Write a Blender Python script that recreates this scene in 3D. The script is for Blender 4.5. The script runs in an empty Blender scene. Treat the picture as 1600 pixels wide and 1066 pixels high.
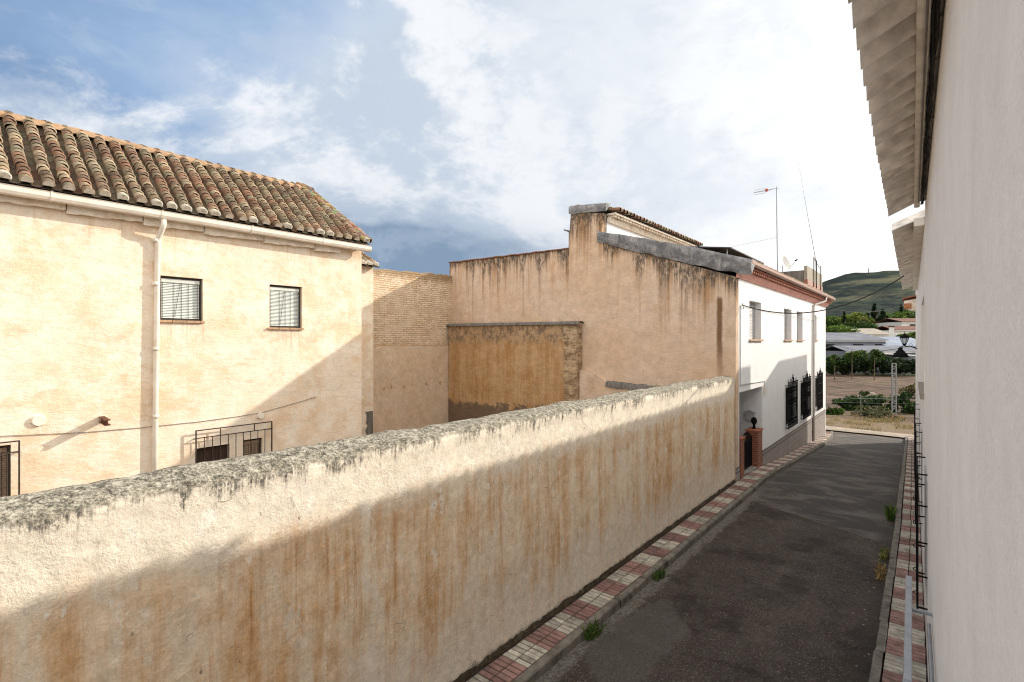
import bpy, math, random
from mathutils import Vector, noise as mnoise
random.seed(7)
rnd = random.random
uni = random.uniform
sc = bpy.context.scene
col = sc.collection
rad = math.radians
F_PX = 800.0; TH = math.atan(650/800); CT = math.cos(TH); ST = math.sin(TH); EYE = 4.2
SUN = Vector((1.163, 2.217, 1.05)).normalized()

def at(x, y, d):                      # where a sight line meets the depth d, used to read positions off the photograph
    u = x-800; v = 533-y; k = d/F_PX
    return Vector((k*(u*CT-F_PX*ST), k*(F_PX*CT+u*ST), EYE+k*v))
def smooth(a, b, x):
    t = min(1, max(0, (x-a)/(b-a))); return t*t*(3-2*t)
def gz(y):                            # pavement level along the street
    if y <= 17: return 0.0
    if y <= 35: return -0.062*(y-17) * smooth(14, 22, y)
    if y <= 60: return -1.116 - (y-35)*0.04
    return -2.116 - 0.1*smooth(60, 100, y)
def nz(p, s=1.0): return mnoise.noise(Vector(p)*s)
def fb(p, s=1.0, o=4): return mnoise.fractal(Vector(p)*s, 0.9, 2.0, o)

# ------------------------------------------------------------------ mesh builder
class MB:
    def __init__(s, T=None): s.v=[]; s.f=[]; s.c=[]; s.m=[]; s.T=T; s.col=(1,1,1); s.mi=0
    def vt(s, p):
        s.v.append(tuple(s.T(*p)) if s.T else tuple(p)); return len(s.v)-1
    def face(s, idx, c=None): s.f.append(tuple(idx)); s.c.append(c or s.col); s.m.append(s.mi)
    def poly(s, pts, c=None): s.face([s.vt(p) for p in pts], c)
    def box(s, x0, x1, y0, y1, z0, z1, c=None):
        i=[s.vt(p) for p in ((x0,y0,z0),(x1,y0,z0),(x1,y1,z0),(x0,y1,z0),(x0,y0,z1),(x1,y0,z1),(x1,y1,z1),(x0,y1,z1))]
        for q in ((0,3,2,1),(4,5,6,7),(0,1,5,4),(1,2,6,5),(2,3,7,6),(3,0,4,7)): s.face([i[k] for k in q], c)
    def bev(s, x0, x1, y0, y1, z0, z1, b=0.01, c=None):      # box with a chamfered top
        i=[s.vt(p) for p in ((x0,y0,z0),(x1,y0,z0),(x1,y1,z0),(x0,y1,z0),(x0,y0,z1-b),(x1,y0,z1-b),(x1,y1,z1-b),(x0,y1,z1-b),
            (x0+b,y0+b,z1),(x1-b,y0+b,z1),(x1-b,y1-b,z1),(x0+b,y1-b,z1))]
        for q in ((0,3,2,1),(8,9,10,11),(0,1,5,4),(1,2,6,5),(2,3,7,6),(3,0,4,7),(4,5,9,8),(5,6,10,9),(6,7,11,10),(7,4,8,11)): s.face([i[k] for k in q], c)
    def prism(s, pts, off, c=None):                          # polygon pts (3d) swept by off
        a=[s.vt(p) for p in pts]; b=[s.vt((p[0]+off[0],p[1]+off[1],p[2]+off[2])) for p in pts]; n=len(pts)
        s.face(a[::-1], c); s.face(b, c)
        for k in range(n): s.face((a[k],a[(k+1)%n],b[(k+1)%n],b[k]), c)
    def tube(s, pts, r, seg=8, c=None, caps=True):
        P=[Vector(p) for p in pts]; R=r if isinstance(r,(list,tuple)) else [r]*len(P); rings=[]
        up=None
        for k,p in enumerate(P):
            d=(P[min(k+1,len(P)-1)]-P[max(k-1,0)]).normalized()
            if up is None:
                up=Vector((0,0,1)) if abs(d.z)<.9 else Vector((1,0,0))
            a=d.cross(up).normalized(); b=a.cross(d).normalized(); up=b
            rings.append([s.vt(p+R[k]*(math.cos(t)*a+math.sin(t)*b)) for t in [2*math.pi*q/seg for q in range(seg)]])
        for k in range(len(rings)-1):
            for q in range(seg): s.face((rings[k][q],rings[k][(q+1)%seg],rings[k+1][(q+1)%seg],rings[k+1][q]), c)
        if caps: s.face(rings[0][::-1], c); s.face(rings[-1], c)
    def lathe(s, prof, cx, cy, seg=12, c=None):              # prof: (radius, z)
        rings=[[s.vt((cx+r*math.cos(2*math.pi*q/seg), cy+r*math.sin(2*math.pi*q/seg), z)) for q in range(seg)] for r,z in prof]
        for k in range(len(rings)-1):
            for q in range(seg): s.face((rings[k][q],rings[k][(q+1)%seg],rings[k+1][(q+1)%seg],rings[k+1][q]), c)
        s.face(rings[0][::-1], c); s.face(rings[-1], c)
    def grid(s, fn, nu, nv, c=None, cf=None):                # fn(i,j)->point
        ix=[[s.vt(fn(i,j)) for j in range(nv+1)] for i in range(nu+1)]
        for i in range(nu):
            for j in range(nv):
                s.face((ix[i][j],ix[i+1][j],ix[i+1][j+1],ix[i][j+1]), cf(i,j) if cf else c)
    def wall(s, ax, pl, a0, a1, z0, z1, holes=(), depth=0.0):   # wall in plane ax=pl with openings and their reveals
        A=sorted({a0,a1,*[h[0] for h in holes],*[h[1] for h in holes]}); Z=sorted({z0,z1,*[h[2] for h in holes],*[h[3] for h in holes]})
        pt=(lambda a,z,d=0:(pl+d,a,z)) if ax=='x' else (lambda a,z,d=0:(a,pl+d,z))
        for i in range(len(A)-1):
            for j in range(len(Z)-1):
                ca=(A[i]+A[i+1])/2; cz=(Z[j]+Z[j+1])/2
                if any(h[0]<ca<h[1] and h[2]<cz<h[3] for h in holes): continue
                s.poly((pt(A[i],Z[j]),pt(A[i+1],Z[j]),pt(A[i+1],Z[j+1]),pt(A[i],Z[j+1])))
        for h in holes:
            d=h[4] if len(h)>4 else depth
            q=[(h[0],h[2]),(h[1],h[2]),(h[1],h[3]),(h[0],h[3])]
            for k in range(4):
                a,b=q[k],q[(k+1)%4]; s.poly((pt(*a),pt(*b),pt(*b,d),pt(*a,d)))
            s.poly([pt(a,z,d) for a,z in q])
    def build(s, name, mat, parent=None, smoothf=False):
        o0=parent
        off=Vector((0,0,0))
        while o0 is not None: off+=o0.location; o0=o0.parent
        me=bpy.data.meshes.new(name)
        me.from_pydata([(a-off.x,b-off.y,c-off.z) for a,b,c in s.v], [], s.f)
        ca=me.color_attributes.new('Col','FLOAT_COLOR','CORNER')
        arr=[]
        for f,c in zip(s.f,s.c): arr += [c[0],c[1],c[2],1.0]*len(f)
        ca.data.foreach_set('color', arr)
        mats=mat if isinstance(mat,(list,tuple)) else [mat]
        for m in mats: me.materials.append(m)
        if len(mats)>1: me.polygons.foreach_set('material_index', s.m)
        if smoothf: me.polygons.foreach_set('use_smooth',[True]*len(s.f))
        me.update()
        o=bpy.data.objects.new(name, me); col.objects.link(o)
        if parent is not None: o.parent=parent
        return o
def tag(o, label, cat, group=None, kind=None):
    o['label']=label; o['category']=cat
    if group: o['group']=group
    if kind: o['kind']=kind
    return o
def thing(name, label, cat, loc=(0,0,0), group=None):
    o=bpy.data.objects.new(name, None); o.empty_display_size=.2; o.location=loc; col.objects.link(o)
    return tag(o, label, cat, group)
def struct(o): o['kind']='structure'; return o

# ------------------------------------------------------------------ shader builder
class NT:
    def __init__(s, tree): s.t=tree; s.L=tree.links
    def n(s, typ, ins=None, **pr):
        k=s.t.nodes.new(typ)
        for a,b in pr.items(): setattr(k,a,b)
        for a,b in (ins or {}).items(): s.put(k.inputs[a], b)
        return k
    def put(s, sock, val):
        if val is None: return
        if isinstance(val, bpy.types.NodeSocket): s.L.new(val, sock)
        elif isinstance(val,(tuple,list)) and len(val)==3 and sock.type=='RGBA': sock.default_value=(*val,1)
        else: sock.default_value=val
    def m(s, op, a, b=None, c=None, clamp=False):
        k=s.n('ShaderNodeMath', operation=op, use_clamp=clamp); s.put(k.inputs[0],a); s.put(k.inputs[1],b); s.put(k.inputs[2],c); return k.outputs[0]
    def mix(s, f, a, b, blend='MIX'):
        k=s.n('ShaderNodeMix', data_type='RGBA', blend_type=blend); s.put(k.inputs[0],f); s.put(k.inputs[6],a); s.put(k.inputs[7],b); return k.outputs[2]
    def rng(s, v, a, b, c=0.0, d=1.0, sm=True):
        k=s.n('ShaderNodeMapRange', interpolation_type='SMOOTHSTEP' if sm else 'LINEAR')
        for i,q in enumerate((v,a,b,c,d)): s.put(k.inputs[i], q)
        return k.outputs[0]
    def noise(s, vec, scale, detail=4, rough=.55, dist=0.0):
        k=s.n('ShaderNodeTexNoise', {'Scale':scale,'Detail':detail,'Roughness':rough,'Distortion':dist}); s.put(k.inputs['Vector'],vec); return k.outputs['Fac']
    def voro(s, vec, scale, feature='F1'):
        k=s.n('ShaderNodeTexVoronoi', feature=feature); s.put(k.inputs['Vector'],vec); s.put(k.inputs['Scale'],scale); return k
    def pos(s):
        if not hasattr(s,'_p'): s._p=s.n('ShaderNodeNewGeometry').outputs['Position']
        return s._p
    def xyz(s, v=None):
        k=s.n('ShaderNodeSeparateXYZ'); s.put(k.inputs[0], v or s.pos()); return k.outputs[0],k.outputs[1],k.outputs[2]
    def sv(s, vec, xyz):
        k=s.n('ShaderNodeVectorMath', operation='MULTIPLY'); s.put(k.inputs[0],vec); k.inputs[1].default_value=xyz; return k.outputs[0]
    def comb(s,x,y,z):
        k=s.n('ShaderNodeCombineXYZ'); s.put(k.inputs[0],x); s.put(k.inputs[1],y); s.put(k.inputs[2],z); return k.outputs[0]
    def bump(s, h, st=.5, dist=.02, nrm=None):
        k=s.n('ShaderNodeBump', {'Strength':st,'Distance':dist,'Height':h}); s.put(k.inputs['Normal'],nrm); return k.outputs[0]
    def grunge(s, c, amt=.25, sc=5.0, fs=45.0):
        P=s.pos(); a=s.rng(s.noise(P,sc,9,.78),.33,.67,1-amt,1+amt*.55,False); b=s.rng(s.noise(P,fs,5,.8),.3,.7,1-amt*.7,1+amt*.4,False); k=s.m('MULTIPLY',a,b)
        return s.mix(1.0,c,s.comb(k,s.m('POWER',k,1.05),s.m('POWER',k,1.12)),'MULTIPLY')
    def crack(s, scale, width, msk=.5, det=5):
        P=s.pos(); a=s.m('ABSOLUTE',s.m('SUBTRACT',s.noise(P,scale,det,.55,.3),.5))
        return s.m('MULTIPLY',s.rng(a,0,width,1,0),s.rng(s.noise(P,scale*.9+.3,3),msk,msk+.07))
    def attr(s): return s.n('ShaderNodeVertexColor', layer_name='Col').outputs[0]
    def ramp(s, f, stops):
        k=s.n('ShaderNodeValToRGB'); s.put(k.inputs[0],f); e=k.color_ramp.elements
        while len(e)<len(stops): e.new(.5)
        for q,(p,c) in zip(e,stops): q.position=p; q.color=(*c,1)
        return k.outputs[0]
def mat(name):
    m=bpy.data.materials.new(name); m.use_nodes=True; t=m.node_tree; t.nodes.clear(); return m, NT(t)
def fin(nt, color, rough=.9, normal=None, metal=0.0, spec=.3, trans=None):
    b=nt.n('ShaderNodeBsdfPrincipled'); nt.put(b.inputs['Base Color'],color); nt.put(b.inputs['Roughness'],rough); nt.put(b.inputs['Metallic'],metal)
    nt.put(b.inputs['Normal'],normal); nt.put(b.inputs['Specular IOR Level'],spec)
    sh=b.outputs[0]
    if trans:
        tr=nt.n('ShaderNodeBsdfTranslucent'); nt.put(tr.inputs[0],color); mx=nt.n('ShaderNodeMixShader'); mx.inputs[0].default_value=trans
        nt.L.new(sh,mx.inputs[1]); nt.L.new(tr.outputs[0],mx.inputs[2]); sh=mx.outputs[0]
    o=nt.n('ShaderNodeOutputMaterial'); nt.L.new(sh,o.inputs[0])
def simple(name, c, rough=.6, var=.25, scale=6, metal=0.0, bump=0.0, bs=40, spec=.3, dirt=None, attr=False, stretch=(1,1,1), trans=None):
    m,n=mat(name); base=n.attr() if attr else c
    f=n.noise(n.sv(n.pos(),stretch), scale, 5, .6)
    k=n.rng(f,.3,.7,1-var,1+var*.6,False)
    cc=n.mix(1.0, base, n.comb(k,k,k), 'MULTIPLY')
    if dirt:
        g=n.noise(n.sv(n.pos(),stretch), scale*.45, 6, .7); cc=n.mix(n.rng(g,.48,.72,0,dirt[1]), cc, dirt[0])
    nr=n.bump(n.noise(n.pos(),bs,4,.6),.6,bump) if bump else None
    fin(n,cc,rough,nr,metal,spec,trans); return m

def m_garden():
    m,n=mat('weathered_garden_plaster'); P=n.pos(); X,Y,Z=n.xyz()
    big=n.noise(P,.55,4,.6); med=n.noise(P,2.6,7,.68); fine=n.noise(P,38,5,.7); gran=n.noise(P,110,3,.6); mid=n.noise(P,9,7,.75)
    st=n.noise(n.sv(P,(1,2.6,.24)),1.25,7,.68,.2); st2=n.noise(n.sv(P,(1,7,.5)),1.3,6,.7); st3=n.noise(n.sv(P,(1,11,.35)),1.5,6,.75)
    c=n.mix(n.rng(big,.35,.65),(.82,.685,.505),(.77,.67,.54))
    c=n.mix(n.rng(n.m('ADD',Z,n.m('MULTIPLY',med,.9)),.9,1.9,.6,0),c,(.72,.645,.55))
    c=n.mix(n.rng(mid,.53,.68,0,.45),c,(.68,.62,.53))
    zz=n.m('ADD',Z,n.m('MULTIPLY',n.m('SUBTRACT',st2,.5),1.5))
    env=n.m('MULTIPLY',n.rng(zz,.05,1.25),n.rng(n.m('ADD',Z,n.m('MULTIPLY',med,.5)),2.6,3.0,1,.10))
    o=n.m('ADD',n.m('MULTIPLY',st,.70),n.m('MULTIPLY',med,.30))
    wash=n.m('MULTIPLY',n.m('MULTIPLY',n.rng(o,.38,.58,0,.92),n.rng(n.noise(n.sv(P,(1,1,.7)),1.7,9,.75),.36,.58,.42,1)),env)
    c=n.mix(wash,c,(.68,.45,.255))
    core=n.m('MULTIPLY',n.rng(n.m('ADD',n.m('MULTIPLY',o,.75),n.m('MULTIPLY',st3,.25)),0.485,.60,0,.8),env)
    c=n.mix(n.m('MULTIPLY',core,n.rng(mid,.36,.58,.25,1)),c,(.55,.30,.13))
    c=n.mix(n.m('MULTIPLY',n.m('MULTIPLY',n.rng(st3,.57,.72,0,.6),env),n.rng(o,.42,.56)),c,(.36,.15,.045))
    # pale scoured patches in the stain
    c=n.mix(n.rng(n.noise(n.sv(P,(1,1.2,.7)),2.3,9,.78,.2),.56,.65,0,.7),c,(.74,.665,.56))
    # paler band in the top half metre, colour raised to brighten the sunlit strip
    c=n.mix(n.rng(n.m('ADD',Z,n.m('MULTIPLY',n.m('SUBTRACT',med,.5),.9)),2.3,2.7,0,.85),c,(.84,.765,.645))
    wp=n.noise(n.sv(P,(1,1,.6)),4.0,7,.72); c=n.mix(n.m('MULTIPLY',n.rng(wp,.57,.66,0,.8),n.rng(Z,1.2,2.4,.35,1)),c,(.86,.81,.72))
    gp=n.noise(n.sv(P,(1,1.3,.8)),3.1,8,.80); c=n.mix(n.m('MULTIPLY',n.rng(gp,.56,.66,0,.55),n.rng(Z,1.9,2.7)),c,(.42,.385,.32))
    # black lichen on the coping and drips below it
    dr=n.m('ADD',n.m('ADD',Z,n.m('MULTIPLY',n.m('SUBTRACT',st3,.5),.75)),n.m('MULTIPLY',n.m('SUBTRACT',med,.5),.75))
    lm=n.rng(dr,2.94,3.12)
    blot=n.m('ADD',n.m('MULTIPLY',n.noise(n.sv(P,(1,1.2,.75)),11,7,.82),.7),n.m('MULTIPLY',n.noise(P,33,4,.8),.3))
    lc=n.ramp(blot,[(.36,(.035,.035,.033)),(.46,(.10,.097,.085)),(.52,(.27,.245,.20)),(.57,(.60,.54,.44))])
    lc2=n.ramp(n.m('ADD',n.m('MULTIPLY',n.noise(P,15,7,.85),.6),n.m('MULTIPLY',n.noise(P,48,4,.8),.4)),[(.40,(.035,.034,.03)),(.46,(.13,.122,.098)),(.52,(.32,.295,.235)),(.59,(.56,.525,.44))])
    c=n.mix(n.m('MULTIPLY',lm,n.rng(blot,.50,.57,1,.15)),c,lc)
    c=n.mix(n.rng(n.m('ADD',Z,n.m('MULTIPLY',med,.16)),3.10,3.17),c,lc2)
    cr=n.m('MAXIMUM',n.crack(1.1,.0016,.54,3),n.m('MULTIPLY',n.crack(3.0,.0035,.58,3),n.rng(Z,1.0,2.2)))
    c=n.mix(n.m('MULTIPLY',cr,.6),c,(.15,.11,.07))
    pit=n.m('MULTIPLY',n.rng(n.voro(n.sv(P,(1,1.3,.8)),5.0).outputs[0],.03,.10,1,0),n.rng(n.noise(P,2.2,2),.5,.6)); c=n.mix(n.m('MULTIPLY',pit,.7),c,(.15,.11,.08))
    c=n.mix(n.rng(n.m('ADD',Z,n.m('MULTIPLY',n.m('SUBTRACT',mid,.5),.3)),.02,.15,.85,0),c,(.085,.062,.04))
    
    h=n.m('ADD',n.m('ADD',n.m('MULTIPLY',fine,n.rng(med,.4,.6,.3,.8)),n.m('MULTIPLY',n.noise(P,9,4,.5),.8)),n.m('MULTIPLY',gran,.15)); h=n.m('SUBTRACT',h,n.m('MULTIPLY',cr,.4))
    c=n.grunge(c,.20,6.5,42); c=n.mix(1.0,c,(1.07,1.065,1.06),'MULTIPLY')
    fin(n,c,.95,n.bump(h,.7,.018),0,.1); return m

def m_peach():
    m,n=mat('peach_lime_plaster'); P=n.pos(); X,Y,Z=n.xyz()
    big=n.noise(P,.5,5,.6); med=n.noise(P,1.9,7,.68); fine=n.noise(P,30,5,.7)
    c=n.mix(n.rng(med,.38,.62),(.77,.60,.42),(.84,.735,.595))
    c=n.mix(n.rng(big,.45,.65,0,.7),c,(.83,.725,.585))
    pat=n.noise(n.sv(P,(1,1,1.6)),1.15,8,.72,.4); c=n.mix(n.rng(pat,.52,.66,0,.6),c,(.70,.49,.305))
    c=n.mix(n.rng(n.noise(n.sv(P,(1,1.4,.5)),1.6,7,.7),.60,.7,0,.5),c,(.82,.735,.63))
    st=n.noise(n.sv(P,(1,5,.35)),1.2,6,.7); c=n.mix(n.m('MULTIPLY',n.rng(st,.52,.7,0,.55),n.rng(Z,5.4,6.7)),c,(.55,.37,.21))
    crm=n.crack(1.3,.0022,.55,4); c=n.mix(n.m('MULTIPLY',crm,.4),c,(.40,.27,.16))
    pit=n.m('MULTIPLY',n.rng(n.voro(P,3.3).outputs[0],.025,.06,1,0),n.rng(n.noise(P,1.2,2),.5,.58)); c=n.mix(n.m('MULTIPLY',pit,.6),c,(.25,.17,.1))
    bl=n.rng(n.m('ADD',Z,n.m('MULTIPLY',n.noise(P,1.6,6,.7),1.6)),1.6,2.3,1,0); c=n.mix(n.m('MULTIPLY',bl,n.rng(n.noise(P,3.5,6,.7),.45,.6,0,.75)),c,(.60,.48,.36))
    for y0,y1,zs in ((3.62,4.54,4.60),(5.92,6.86,4.49)):
        k=n.m('MULTIPLY',n.m('MULTIPLY',n.rng(Y,y0-.02,y0+.05),n.rng(Y,y1-.05,y1+.02,1,0)),n.m('MULTIPLY',n.rng(Z,zs-.9,zs-.02),n.m('LESS_THAN',Z,zs)))
        c=n.mix(n.m('MULTIPLY',k,n.rng(n.noise(n.sv(P,(1,9,.5)),1.3,6,.75),.46,.66,0,.55)),c,(.47,.33,.20))
    c=n.grunge(c,.12,3.0,30); c=n.mix(1.0,c,(1.055,1.07,1.10),'MULTIPLY')
    h=n.m('ADD',n.m('MULTIPLY',fine,.45),n.m('MULTIPLY',n.noise(n.sv(P,(1,.7,1.5)),6,6,.65),1.3))
    fin(n,c,.92,n.bump(h,.6,.025),0,.1); return m

def m_ochre(name='ochre_party_plaster', old=False):
    m,n=mat(name); P=n.pos(); X,Y,Z=n.xyz()
    big=n.noise(P,.45,5,.6); med=n.noise(P,2.0,7,.68); fine=n.noise(P,28,5,.7)
    st=n.noise(n.sv(P,(3.2,1,.22)),1.1,7,.68,.15); st2=n.noise(n.sv(P,(8,1,.4)),1.2,6,.72)
    if not old:
        c=n.mix(n.rng(big,.38,.64),(.68,.50,.355),(.69,.54,.42))
        c=n.mix(n.rng(med,.5,.7,0,.45),c,(.645,.51,.40))
        c=n.mix(n.rng(n.noise(n.sv(P,(1,1,1.3)),.9,8,.75),.53,.66,0,.5),c,(.60,.405,.255))
        top=n.m('SUBTRACT',7.75,n.m('MULTIPLY',n.m('ADD',X,9.03),.36))
        lf=n.m('LESS_THAN',X,-10.35); tw=n.m('LESS_THAN',X,-8.93)
        top=n.m('ADD',n.m('MULTIPLY',top,n.m('SUBTRACT',1.0,tw)),n.m('MULTIPLY',tw,n.m('ADD',n.m('MULTIPLY',lf,7.7),n.m('MULTIPLY',n.m('SUBTRACT',1.0,lf),8.85))))
        h=n.m('SUBTRACT',top,Z)
        dl=n.noise(n.sv(P,(1.3,1,.02)),1.0,5,.8); ln=n.rng(dl,.40,.66,.22,1.9); ln=n.m('ADD',ln,n.m('MULTIPLY',n.m('SUBTRACT',st2,.5),1.3))
        near=n.rng(n.m('DIVIDE',h,n.m('MAXIMUM',ln,.05)),.15,1.0,1,0); wet=n.rng(n.m('DIVIDE',h,n.m('MAXIMUM',n.m('MULTIPLY',ln,1.9),.05)),.2,1.0,.75,0)
        c=n.mix(n.m('MULTIPLY',wet,n.rng(st,.40,.6)),c,(.34,.20,.10))
        c=n.mix(n.m('MULTIPLY',n.rng(st,.50,.68),n.rng(h,.3,3.4,.65,0)),c,(.50,.29,.14))
        c=n.mix(n.m('MULTIPLY',near,n.rng(n.noise(n.sv(P,(1,1,.4)),9,7,.8),.36,.56,0,.95)),c,(.085,.072,.06))
        # one long black run near the street corner
        dx=n.m('ABSOLUTE',n.m('ADD',n.m('ADD',X,4.93),n.m('MULTIPLY',n.m('SUBTRACT',n.noise(n.sv(P,(1,1,1)),2.6,6,.7),.5),.10)))
        run=n.m('MULTIPLY',n.rng(dx,.03,.12,1,0),n.m('MULTIPLY',n.rng(Z,5.45,5.6,1,0),n.rng(Z,2.9,4.4)))
        c=n.mix(n.m('MULTIPLY',run,.93),c,(.06,.045,.035))
        run2=n.m('MULTIPLY',n.rng(dx,.01,.13,1,0),n.m('MULTIPLY',n.rng(Z,5.45,5.6,1,0),n.rng(Z,2.0,4.4)))
        c=n.mix(n.m('MULTIPLY',run2,.4),c,(.40,.20,.08))
    else:
        c=n.mix(n.rng(n.m('ADD',n.m('MULTIPLY',st,.55),n.m('MULTIPLY',med,.45)),.38,.62),(.44,.245,.10),(.56,.375,.21))
        c=n.mix(n.rng(st2,.50,.70,0,.6),c,(.61,.45,.29))
        up=n.rng(n.m('ADD',Z,n.m('MULTIPLY',n.m('SUBTRACT',med,.5),1.2)),3.9,4.35)
        c=n.mix(n.m('MULTIPLY',up,.8),c,n.mix(n.rng(n.noise(n.sv(P,(1,1,.6)),4.5,7,.75),.42,.56),(.17,.13,.095),(.47,.33,.20)))
        dn=n.rng(n.m('ADD',Z,n.m('MULTIPLY',n.m('SUBTRACT',n.noise(P,2.6,7,.7),.5),1.6)),1.5,1.68,1,0)
        c=n.mix(n.m('MULTIPLY',dn,.9),c,n.mix(n.rng(fine,.4,.6),(.14,.10,.07),(.22,.165,.12)))
        pr=n.rng(n.m('ADD',X,n.m('MULTIPLY',med,.3)),-10.28,-10.2)
        c=n.mix(n.m('MULTIPLY',pr,.85),c,n.mix(n.rng(n.noise(n.sv(P,(1,1,2.2)),3.2,6,.8),.40,.6),(.20,.14,.085),(.58,.44,.29)))
    pit=n.m('MULTIPLY',n.rng(n.voro(P,2.7).outputs[0],.02,.07,1,0),n.rng(n.noise(P,1.1,2),.5,.6)); c=n.mix(n.m('MULTIPLY',pit,.6),c,(.18,.12,.07))
    c=n.grunge(c,.20,2.6,28)
    h=n.m('ADD',n.m('MULTIPLY',fine,.45),n.m('MULTIPLY',n.noise(n.sv(P,(1,1,1.6)),4.5,7,.7),1.5))
    fin(n,c,.93,n.bump(h,.55,.025 if not old else .05),0,.1); return m

def m_brickwash():
    m,n=mat('limewashed_brick'); P=n.pos(); X,Y,Z=n.xyz()
    wob=n.noise(P,3.1,5,.65); zz=n.m('ADD',Z,n.m('MULTIPLY',n.m('SUBTRACT',wob,.5),.11))
    b=n.n('ShaderNodeTexBrick',{'Scale':1.0,'Mortar Size':.012,'Mortar Smooth':.4,'Brick Width':.27,'Row Height':.085,'Bias':0.0},offset=.5)
    n.put(b.inputs['Vector'],n.comb(n.m('ADD',Y,n.m('MULTIPLY',n.m('SUBTRACT',n.noise(P,4.2,4),.5),.10)),zz,0.0)); n.put(b.inputs['Color1'],(.62,.455,.30)); n.put(b.inputs['Color2'],(.74,.61,.47)); n.put(b.inputs['Mortar'],(.44,.31,.20))
    med=n.noise(P,2.2,7,.7)
    brick=n.mix(n.rng(med,.44,.62,0,.85),b.outputs[0],(.70,.565,.43)); brick=n.mix(n.rng(n.noise(P,7,6,.8),.60,.68,0,.7),brick,(.33,.21,.12))
    brick=n.mix(n.m('MULTIPLY',n.rng(n.m('ADD',Z,n.m('MULTIPLY',n.noise(P,5,6,.75),.7)),6.95,7.3),.75),brick,(.27,.18,.10))
    pl=n.mix(n.rng(n.noise(n.sv(P,(1,1,1.2)),1.2,7,.7),.4,.62),(.60,.455,.325),(.61,.49,.38))
    pl=n.mix(n.m('MULTIPLY',n.rng(n.m('ABSOLUTE',n.m('SUBTRACT',n.m('ADD',Z,n.m('MULTIPLY',med,.25)),2.5)),.02,.12,1,0),n.rng(n.noise(P,4,4),.52,.64)),pl,(.38,.24,.13))
    zr=n.m('ADD',zz,n.m('MULTIPLY',n.m('SUBTRACT',n.noise(P,6,4),.5),.1))
    mask=n.rng(zr,4.0,4.05); c=n.mix(mask,pl,brick)
    edge=n.rng(n.m('ABSOLUTE',n.m('SUBTRACT',zr,4.02)),.0,.05,1,0); c=n.mix(n.m('MULTIPLY',edge,.65),c,(.33,.2,.1))
    band=n.m('MULTIPLY',n.rng(zr,5.33,5.38),n.rng(zr,5.56,5.62,1,0)); c=n.mix(n.m('MULTIPLY',band,.85),c,(.63,.49,.355))
    h=n.m('ADD',n.m('MULTIPLY',b.outputs['Fac'],n.m('MULTIPLY',mask,-.8)),n.m('MULTIPLY',n.noise(P,14,6,.7),.7))
    c=n.grunge(c,.20,3.5,28); c=n.mix(1.0,c,(1.14,1.13,1.10),'MULTIPLY'); fin(n,c,.93,n.bump(h,.9,.04),0,.1); return m

def m_white(name, c0, c1, stain, sc_=1.2, sa=1.0):
    m,n=mat(name); P=n.pos(); X,Y,Z=n.xyz()
    c=n.mix(n.rng(n.noise(P,sc_,6,.62),.35,.65),c0,c1)
    st=n.noise(n.sv(P,(4,4,.3)),1.0,6,.68); c=n.mix(n.rng(st,.52,.72,0,.55*sa),c,stain)
    pit=n.m('MULTIPLY',n.rng(n.voro(P,2.3).outputs[0],.012,.03,1,0),n.rng(n.noise(P,.9,2),.5,.6)); c=n.mix(n.m('MULTIPLY',pit,.6),c,(.3,.27,.24))
    c=n.mix(n.rng(n.noise(n.sv(P,(1,1,.6)),3.4,6,.75),.62,.74,0,.35),c,stain)
    c=n.grunge(c,.04*(2-sa),3.0,60)
    ck=n.crack(.8,.0012,.56,4); c=n.mix(n.m('MULTIPLY',ck,.35),c,(.35,.32,.29))
    base=n.rng(n.m('ADD',Z,n.m('MULTIPLY',n.m('SUBTRACT',n.noise(P,3,6,.75),.5),.9)),-.1,.7,.55,0); c=n.mix(n.m('MULTIPLY',base,n.m('GREATER_THAN',X,-2.0)),c,(.36,.32,.28))
    h=n.m('ADD',n.m('MULTIPLY',n.noise(P,4,6,.6),1.2),n.m('MULTIPLY',n.noise(P,34,5,.75),.55))
    fin(n,c,.9,n.bump(h,.75,.014),0,.1); return m

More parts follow.
